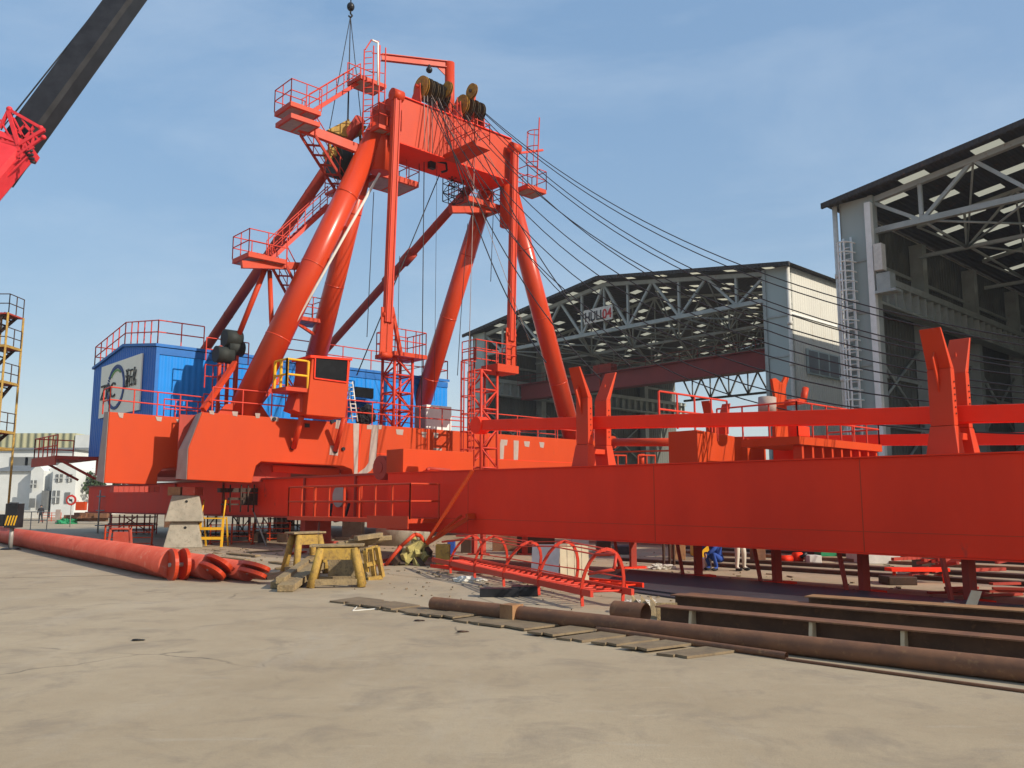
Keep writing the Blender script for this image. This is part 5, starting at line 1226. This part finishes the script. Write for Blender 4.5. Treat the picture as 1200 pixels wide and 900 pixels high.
q = MB(); q.tube(c+Vector((-.5,.2,.14)), c+Vector((-.1,.2,.14)), .12, n=14); q.tube(c+Vector((-.05,.2,.2)), c+Vector((.2,.25,.2)), .16, n=14); q.build('housing', 'jib', r)
q = MB(); q.xbox(c.x-.45,c.x+.25,c.y,c.y+.4,0,.08); q.tube(c+Vector((.1,0,.2)), c+Vector((.3,0,.35)), .05); q.build('base', 'black', r)
r = thing('scrap_steel', 'tangle of red steel bars beyond the jib at the right edge', 'steel frames', PZ(1170,680)); q = MB(); Yg = PZ(1170,678).y
random.seed(11)
for i in range(22): x_ = random.uniform(1060,1240); y_ = random.uniform(652,676); q.bar(PY(x_,y_,Yg+random.uniform(-1,2)), PY(x_+random.uniform(-50,50),y_+random.uniform(-6,8),Yg+random.uniform(-1,2)), .08, .08)
q.build('bars', 'dull', r); q = MB(); c = PZ(1090,684); q.xbox(c.x-.9,c.x+.5,c.y,c.y+.4,.28,.36)
for xx in (-.8,.4): q.bar((c.x+xx,c.y+.1,0),(c.x+xx,c.y+.1,.3),.06)
q.build('bench', 'jib', r)
gap('timber_sleepers', 'dark sleepers on the ground under the jib', 'timber', 1042, 1075, 676, 686, 'dsteel', .6)
q = MB()
for px in (778,785,790): c = PZ(px,662); q.bar(c, c+Z*.75, .06); 
c = PZ(770,662); c2_ = PZ(792,662); q.bar(c+Z*.7, c2_+Z*.7, .07,.07); q.build('small_trestle', 'dsteel', None, tag_=('small dark metal trestle behind the second stand', 'trestle'))
for (px, lb) in ((566,'red tube post left of the brown plate under the jib'),(556,'second red tube post under the jib heel'),(615,'red post in front of the dark crate')):
    c = PZ(px, 650); q = MB(); q.bar(c, c+Z*1.2, .16); q.xbox(c.x-.25,c.x+.25,c.y-.2,c.y+.2,0,.05); q.build('red_post', 'dull', None, tag_=(lb, 'post'))
gap('blue_drum', 'blue plastic drum behind the jib heel', 'drum', 524, 533, 634, 650, 'cblue', .4)
gap('wooden_crate', 'slatted wooden crate right of the striped timbers', 'crate', 510, 527, 638, 664, 'oldyel', .4)
c = PZ(511,662); q = MB(); q.tube(c+Vector((.05,-.1,.02)), c+Vector((.05,-.1,.3)), .1, n=10); q.path([c+Vector((.15,-.1,.3)), c+Vector((.35,-.1,.36)), c+Vector((.35,-.1,.1))],.04,6); q.build('white_pump', 'white', None, tag_=('small white pump in front of the slatted crate', 'pump'))
# long rails and planks lying beyond the jib
for i, (w_, u0_, u1_, wd_, m_, lb) in enumerate(((22.4,2,19,.35,'dsteel','long dark strip of steel on the ground beyond the jib, nearest to it'),(24.6,0,17,.5,'dsteel','wide dark steel strip on the ground beyond the jib, second from it'),(27.5,-2,20,.3,'rust','brown steel strip on the ground beyond the jib, third from it'),(30.2,1,22,.6,'dsteel','farthest dark steel strip on the ground beyond the jib'))):
    q = MB(); q.box(u0_, u1_, w_, w_+wd_, .004, .10); q.build('steel_strip', m_, None, tag_=(lb, 'steel strip', 'long steel strips beyond the jib'))
for i, (px0, px1, py0, py1, m_, lb) in enumerate(((670,690,630,648,'white2','pale box behind the jib right of the leaning boards'),(700,716,634,652,'dsteel','dark box behind the jib left of the first stand'),(826,834,655,668,'white2','small pale bucket at the feet of the crouching person'),(885,897,641,660,'rust','rusty box behind the jib right of the pale trousered person'),(1080,1100,650,668,'dsteel','dark crate under the jib beside the scrap bars'),(540,552,632,648,'dsteel','dark crate under the jib heel left of the red posts'))):
    gap('yard_box', lb, 'box', px0, px1, py0, py1, m_, .6)
q = MB(); random.seed(14); c = PZ(1175, 700)
for i in range(9): a = c+Vector((random.uniform(-1.5,1.5),random.uniform(-.5,1.2),.02+.02*i)); an_ = random.uniform(-.4,.5); q.bar(a, a+Vector((math.cos(an_),math.sin(an_),0))*random.uniform(.6,1.6), .12, .05)
q.sep('loose_bar', 'dull', None, 0, tag_=('loose red flat bar in the scatter at the right edge under the jib', 'steel bar', 'loose red flat bars at the right edge'))
# litter on the concrete
random.seed(5)
for i,(px,py,m_,lb) in enumerate(((413,716,'white2','bent white strip lying on the open concrete'),(160,751,'ink','small dark scrap on the left foreground concrete'),(541,741,'dsteel','small dark clod in front of the ground plates'),(490,728,'dsteel','dark pebble beside the fifth ground plate'))):
    c = PZ(px,py); q = MB()
    if i == 0: q.path([c, PZ(428,703)+Z*.02], .012, 5); q.path([c, PZ(450,714)+Z*.02], .014, 5)
    else: q.ball(c+Z*.015, .05, 1, (1.6,1,.3)); q.ball(c+Vector((.07,.02,.01)), .03, 1, (1.6,1,.4))
    q.build('litter', m_, None, tag_=(lb, 'litter'))

# ================================================================== MOBILE CRANE (boom at top left, outrigger at left edge)
MC = thing('mobile_crane', 'mobile crane at the left edge: black telescopic boom, red head frame and black outrigger', 'mobile crane', (PZ(12,643).x-3, PZ(12,643).y, 0))
a = PY(-40, 268, 33.5); m1 = PY(28, 165, 35); e_ = PY(215, -92, 38.5)
d = (e_-m1).normalized()
def octo(b, p, q_, w, h):
    d = (Vector(q_)-Vector(p)).normalized(); x = d.cross(Vector((0,1,0))).normalized(); y = d.cross(x).normalized()
    pr_ = [(-1,-.55),(-.75,-.9),(-.3,-1),(.3,-1),(.75,-.9),(1,-.55),(1,.7),(.8,1),(-.8,1),(-1,.7)]
    r0 = [b.b.verts.new(Vector(p)+x*w*k[0]/2+y*h*k[1]/2) for k in pr_]; r1 = [b.b.verts.new(Vector(q_)+x*w*k[0]/2+y*h*k[1]/2) for k in pr_]; n = len(pr_)
    for i in range(n): b.b.faces.new((r0[i], r0[(i+1)%n], r1[(i+1)%n], r1[i]))
    b.b.faces.new(r0[::-1]); b.b.faces.new(r1)
q = MB(); octo(q, m1-d*2, e_, 1.22, 1.2); q.build('boom_section', 'black', MC)
q = MB(); octo(q, PY(-48,256,33.5), m1-d*.5, 1.22, 1.3); q.build('boom_base', 'craneR', MC)
xs = d.cross(Vector((0,1,0))).normalized()
q = MB(); octo(q, m1-d*.55, m1-d*.3, 1.5, 1.5); q.build('boom_collar', 'craneR', MC)
q = MB()
S36 = lambda px, py: PY(px, py, 34.2)
for (p_, q_, t_) in (((10,128),(52,152),.12),((0,150),(10,130),.12),((10,130),(22,170),.16),((22,170),(52,152),.14),((0,196),(52,160),.10),((0,165),(20,170),.10),((0,140),(14,165),.06),((16,138),(30,165),.06),((26,140),(40,158),.06),((40,146),(30,164),.06),((0,178),(30,176),.08),((0,188),(20,184),.06),((6,160),(0,172),.06),((22,170),(10,200),.1),((30,165),(24,185),.08),((40,160),(34,180),.08)):
    q.bar(S36(*p_), S36(*q_), t_, t_)
q.ball(S36(11,128), .13, 2); q.ball(S36(48,150), .11, 2); q.ball(S36(51,161), .11, 2)
for (p_, q_) in (((0,205),(40,172)),((0,215),(34,182)),((6,200),(0,186)),((14,196),(6,178)),((24,188),(14,168)),((34,180),(26,158)),((0,158),(18,186)),((18,150),(38,172)),((28,146),(46,164)),((12,178),(40,150)),((4,170),(30,146))): q.bar(S36(*p_), S36(*q_), .07, .07)
q.build('head_frame', 'craneR', MC)
q = MB()
for i in range(4): q.tube(S36(30+i*2,180+i*3), S36(38+i,176+i*5), .06, n=6)
q.sep('hose_end', 'black', MC)
for (p_, q_) in (((16,134),(142,-25)),((19,138),(150,-25)),((1,152),(118,5))):
    q = MB(); q.tube(PY(*p_,34.5), PY(*q_,38.3), .028, n=5); q.build('boom_rope', 'cable', MC)
jf = PZ(12, 644); 
q = MB(); q.tube(jf+Z*.06, jf+Z*1.0, .085, n=12); jk = q.build('outrigger_rod', 'galv', MC)
q = MB(); q.tube(jf, jf+Z*.07, .42, .3, n=16); q.build('outrigger_pad', 'black', jk)
q = MB(); q.bar(jf+Z*.95, jf+Z*1.95, .3, .3); q.xbox(jf.x-3, jf.x+.2, jf.y-.2, jf.y+.25, .95, 1.45); q.xbox(jf.x-.2, jf.x+.32, jf.y-.25, jf.y+.25, .9, 1.9); q.build('outrigger_beam', 'black', MC, bevel=.02)
q = MB(); 
for i in range(4): q.prism([(jf.x-.18+i*.12,jf.y-.262,1.0),(jf.x-.12+i*.12,jf.y-.262,1.0),(jf.x-.02+i*.12,jf.y-.262,1.4),(jf.x-.08+i*.12,jf.y-.262,1.4)], (0,.01,0))
q.sep('hazard_stripe', 'yel', MC)
# hook, slings and lifted sheave housing
hp = PU(411, 8, 36.2); r = thing('crane_hook', 'black hook ball and four wire slings hanging at the top of the photo', 'hook', hp)
q = MB(); q.ball(hp, .2, 3, (1,1,1.2)); q.tube(hp+Z*.2, hp+Z*3.5, .03); q.build('hook_ball', 'black', r)
q = MB(); q.path([hp-Z*.2, hp-Z*.38, hp+Vector((.1,0,-.5)), hp+Vector((.0,0,-.6)), hp+Vector((-.1,0,-.5))], .045, 6); q.build('hook', 'black', r)
for (px, py) in ((386,152),(407,140),(424,148),(408,150)):
    q = MB(); q.tube(hp-Z*.55, PU(px,py,36.3), .022, n=5); q.build('sling', 'cable', r)
lc = PU(405, 150, 36.4); lu, lw = uw(lc)
r = thing('sheave_housing', 'olive yellow sheave housing with sloping roof, hanging from the slings', 'sheave block', lc-Z*3)
q = MB(); q.prism([PU(384,152,36),PU(406,141,36),PU(430,148,36),PU(424,158,36),PU(405,160,36)], U*.9); q.build('canopy', 'oldyel', r)
q = MB()
for (px, a_, b_) in ((396,158,205),(408,140,178),(386,160,195),(422,158,200)): q.bar(PU(px,a_,36.3), PU(px+2,b_,36.3), .1)
q.build('frame', 'oldyel', r)
q = MB(); c = PU(396,190,36.6); q.tube(c-V*.3, c+V*.4, .85, n=28); q.build('wheel', 'rubber', r)
q = MB(); q.prism([PU(386,174,36.2),PU(400,170,36.2),PU(416,178,36.2),PU(410,184,36.2),PU(388,182,36.2)], U*.7); q.build('guard', 'oldyel', r)

# ================================================================== stair tower at left edge
Yt = 46.; xr = PY(27, 380, Yt+1.5).x
r = thing('stair_tower', 'yellow steel stair tower with black steps at the left edge', 'stair tower', (xr-1.5, Yt, 0))
def zT(py): return PY(20, py, Yt).z
q = MB()
for xx in (xr-2.6, xr-1.25, xr):
    for dy in (0, 1.5): q.bar((xx,Yt+dy,0),(xx,Yt+dy,zT(366)),.1,.1)
for py in (405, 447, 505, 525):
    q.bar((xr-2.6,Yt,zT(py)),(xr,Yt,zT(py)),.12,.14); q.bar((xr-2.6,Yt+1.5,zT(py)),(xr,Yt+1.5,zT(py)),.12,.14); q.bar((xr,Yt,zT(py)),(xr,Yt+1.5,zT(py)),.1,.14)
q.build('frame', 'oldyel', r)
q = MB()
for (a_, b_) in ((0,2.),(2.,3.6),(0,3.6)): pass
for i in range(5): z0, z1 = .6+i*.75, 1.35+i*.75; q.bar((xr-1.25,Yt,z0),(xr,Yt,z1),.08,.08); q.bar((xr,Yt,z0),(xr-1.25,Yt,z1),.08,.08); q.bar((xr-2.6,Yt,z0),(xr-1.25,Yt,z1),.08,.08)
q.build('bracing', 'yel', r)
for (pa, pb) in ((366,405),(405,447),(447,505),(505,545)):
    q = MB(); z1, z0 = zT(pa), zT(pb); k = (pa in (366,447)); 
    q.stair((xr-.2,Yt+.15,z1), (xr-2.2,Yt+.15,z0), (0,1,0), 1.1, .24); q.build('stair_flight', 'dsteel', r)
    q = MB(); q.box(0,0,0,0,0,0) if False else q.xbox(xr-1.3, xr, Yt, Yt+1.5, z1-.08, z1); q.build('landing', 'dull', r)
    q = MB(); q.rail([(xr-2.5,Yt+.05,z1),(xr,Yt+.05,z1),(xr,Yt+1.45,z1)], 1.05, .8, .03); q.build('railing', 'dsteel', r)
# round sign, fence, post, distant bits
c = PY(84, 586, 70); r = thing('round_sign', 'round white traffic sign with red rim on a thin post', 'sign', (c.x,70,0))
q = MB(); q.tube((c.x,70,0),(c.x,70,c.z+.5),.04); q.build('post', 'galv', r)
q = MB(); q.tube((c.x,69.95,c.z),(c.x,69.9,c.z),.42,n=28); q.build('rim', 'redsign', r)
q = MB(); q.tube((c.x,69.89,c.z),(c.x,69.87,c.z),.27,n=28); q.build('face', 'white', r)
q = MB(); q.bar((c.x-.18,69.85,c.z+.18),(c.x+.18,69.85,c.z-.18),.05,.02); q.bar((c.x-.12,69.86,c.z+.0),(c.x+.12,69.86,c.z),.14,.02,up=Vector((0,1,0))); q.build('symbol', 'ink', r)
q = MB(); Yf = 62; q.rail([(PY(18,600,Yf).x,Yf,0),(PY(56,600,Yf).x,Yf,0)], 1.3, 1.1, .035, (.55,)); q.build('tube_fence', 'galv', None, tag_=('thin grey tube fence in front of the far white house', 'fence'))
gap('grey_board', 'small grey upright board behind the long red tube', 'board', 64, 71, 597, 614, 'prim', .1)
# red-painted step frames and low planks under left gallery
q = MB(); c = PZ(100,612)
for i in range(7): q.xbox(c.x-.2+i*.35, c.x+.3+i*.35, c.y+1, c.y+1.8, .7+i*.25, .78+i*.25)
q.rail([(c.x-.2,c.y+1,.8),(c.x+2.2,c.y+1,2.5)], .9, .5, .03); q.build('access_steps', 'dull', None, tag_=('red access steps rising behind the scaffold to the left pod', 'steps'))
gap('red_white_barrier', 'red and white plastic barrier beside the far tree', 'barrier', 88, 100, 588, 598, 'bright', .4, Y=80)
gap('white_slab', 'white panel on the ground beyond the barrier', 'panel', 78, 93, 586, 590, 'white', .3, Y=95)

# ================================================================== people
def skin_body(name, verts, edges, rad, m, parent):
    me = bpy.data.meshes.new(name); me.from_pydata([Vector(v) for v in verts], edges, []); o = bpy.data.objects.new(name, me); COL.objects.link(o)
    sk = o.modifiers.new('s', 'SKIN'); sk.use_smooth_shade = True
    for i, r_ in enumerate(rad): v = me.skin_vertices[0].data[i]; v.radius = (r_, r_); v.use_root = (i == 0)
    sb_ = o.modifiers.new('b', 'SUBSURF'); sb_.levels = 1; sb_.render_levels = 1
    bpy.context.view_layer.update()
    m2 = bpy.data.meshes.new_from_object(o.evaluated_get(bpy.context.evaluated_depsgraph_get())); bpy.data.objects.remove(o)
    m2.materials.clear(); m2.materials.append(M[m]); 
    for p in m2.polygons: p.use_smooth = True
    o = bpy.data.objects.new(name, m2); COL.objects.link(o); o.parent = parent; return o
def person(loc, rz, label, top, bot, pose='stand', head=True):
    r = thing('person', label, 'person', loc, rz)
    if pose == 'stand':
        hip = (0,0,.92); kn = [(-.10,-.02,.50),(.13,-.06,.50)]; an = [(-.12,.0,.09),(.19,.0,.09)]; toe = [(-.13,-.16,.04),(.22,-.15,.04)]
        ch = (0,-.02,1.28); nk = (0,-.02,1.47); sh = [(-.19,-.01,1.40),(.19,-.01,1.40)]; el = [(-.26,-.02,1.13),(.26,-.02,1.13)]; ha = [(-.24,-.16,.90),(.24,-.16,.90)]; hd = (0,-.04,1.62)
    else:
        hip = (0,.05,.36); kn = [(-.16,-.32,.50),(.16,-.32,.50)]; an = [(-.15,-.16,.09),(.15,-.16,.09)]; toe = [(-.16,-.34,.04),(.16,-.34,.04)]
        ch = (0,-.12,.68); nk = (0,-.2,.84); sh = [(-.19,-.15,.80),(.19,-.15,.80)]; el = [(-.27,-.36,.62),(.27,-.36,.62)]; ha = [(-.12,-.56,.45),(.14,-.56,.45)]; hd = (0,-.27,.99)
    vs = [hip, ch, nk, kn[0], an[0], toe[0], kn[1], an[1], toe[1], sh[0], el[0], ha[0], sh[1], el[1], ha[1]]
    lp0 = (hip[0]-.09, hip[1], hip[2]-.06); lp1 = (hip[0]+.09, hip[1], hip[2]-.06); vs += [lp0, lp1]
    es = [(0,1),(1,2),(0,15),(15,3),(3,4),(4,5),(0,16),(16,6),(6,7),(7,8),(1,9),(9,10),(10,11),(1,12),(12,13),(13,14)]
    rd = [.14,.15,.06,.075,.05,.045,.075,.05,.045,.07,.05,.035,.07,.05,.035,.10,.10]
    body = skin_body('body', vs, es, rd, bot, r)
    # jacket: shell over the torso and arms
    tv = [hip, ch, nk, sh[0], el[0], tuple(Vector(el[0]).lerp(Vector(ha[0]), .8)), sh[1], el[1], tuple(Vector(el[1]).lerp(Vector(ha[1]), .8))]
    skin_body('jacket', tv, [(0,1),(1,2),(1,3),(3,4),(4,5),(1,6),(6,7),(7,8)], [.165,.17,.075,.085,.065,.055,.085,.065,.055], top, r)
    q = MB(); q.ball(hd, .105, 3, (.86,1,1.15)); q.ball((hd[0],hd[1]-.105,hd[2]-.01), .022, 1); q.build('head', 'skin', None).parent = r
    q = MB(); q.ball((hd[0],hd[1]+.015,hd[2]+.055), .118, 3, (.95,1.05,.75)); q.build('helmet', 'yel' if bot != 'cdark' else 'cdark', None).parent = r
    q = MB()
    for h_ in ha:
        q.ball(h_, .045, 2, (.7,.8,1.1))
        for i in range(4): q.tube((h_[0]-.03+i*.02,h_[1]-.01,h_[2]-.03),(h_[0]-.032+i*.021,h_[1]-.03,h_[2]-.10+abs(i-1.5)*.01),.009,n=5)
    q.build('hands', 'skin', None).parent = r
    q = MB()
    for a_, t_ in zip(an, toe): q.ball(((a_[0]+t_[0])/2,(a_[1]+t_[1])/2,.05), .075, 2, (.7,1.7,.65))
    q.build('shoes', 'cdark', None).parent = r
    return r
c = PZ(867, 669); person((c.x,c.y,0), R(35), 'person in pale cream trousers standing behind the jib, legs visible', 'cwhite', 'cwhite')
c = PZ(843, 669); person((c.x,c.y+.2,0), R(-60), 'person in a blue overall crouching beside the pale trousered person', 'cblue', 'cblue', 'crouch')
c = PZ(47, 613); person((c.x,c.y,0), R(20), 'distant person in dark clothes standing by the grey fence', 'cdark', 'cdark')

# ================================================================== haze over the yard
hm = bpy.data.materials.new('thin_haze'); hm.use_nodes = True; t = hm.node_tree; t.nodes.clear(); o_ = t.nodes.new('ShaderNodeOutputMaterial'); pv = t.nodes.new('ShaderNodeVolumePrincipled')
pv.inputs['Color'].default_value = (.82,.88,.96,1); pv.inputs['Density'].default_value = .0003; pv.inputs['Anisotropy'].default_value = 0.; t.links.new(pv.outputs[0], o_.inputs['Volume']); M['haze'] = hm
q = MB(); q.xbox(-3100, 3100, -70, 5100, -1, 42); tag(q.build('haze', 'haze'), 'thin pale haze over the whole yard', 'haze', kind='stuff')
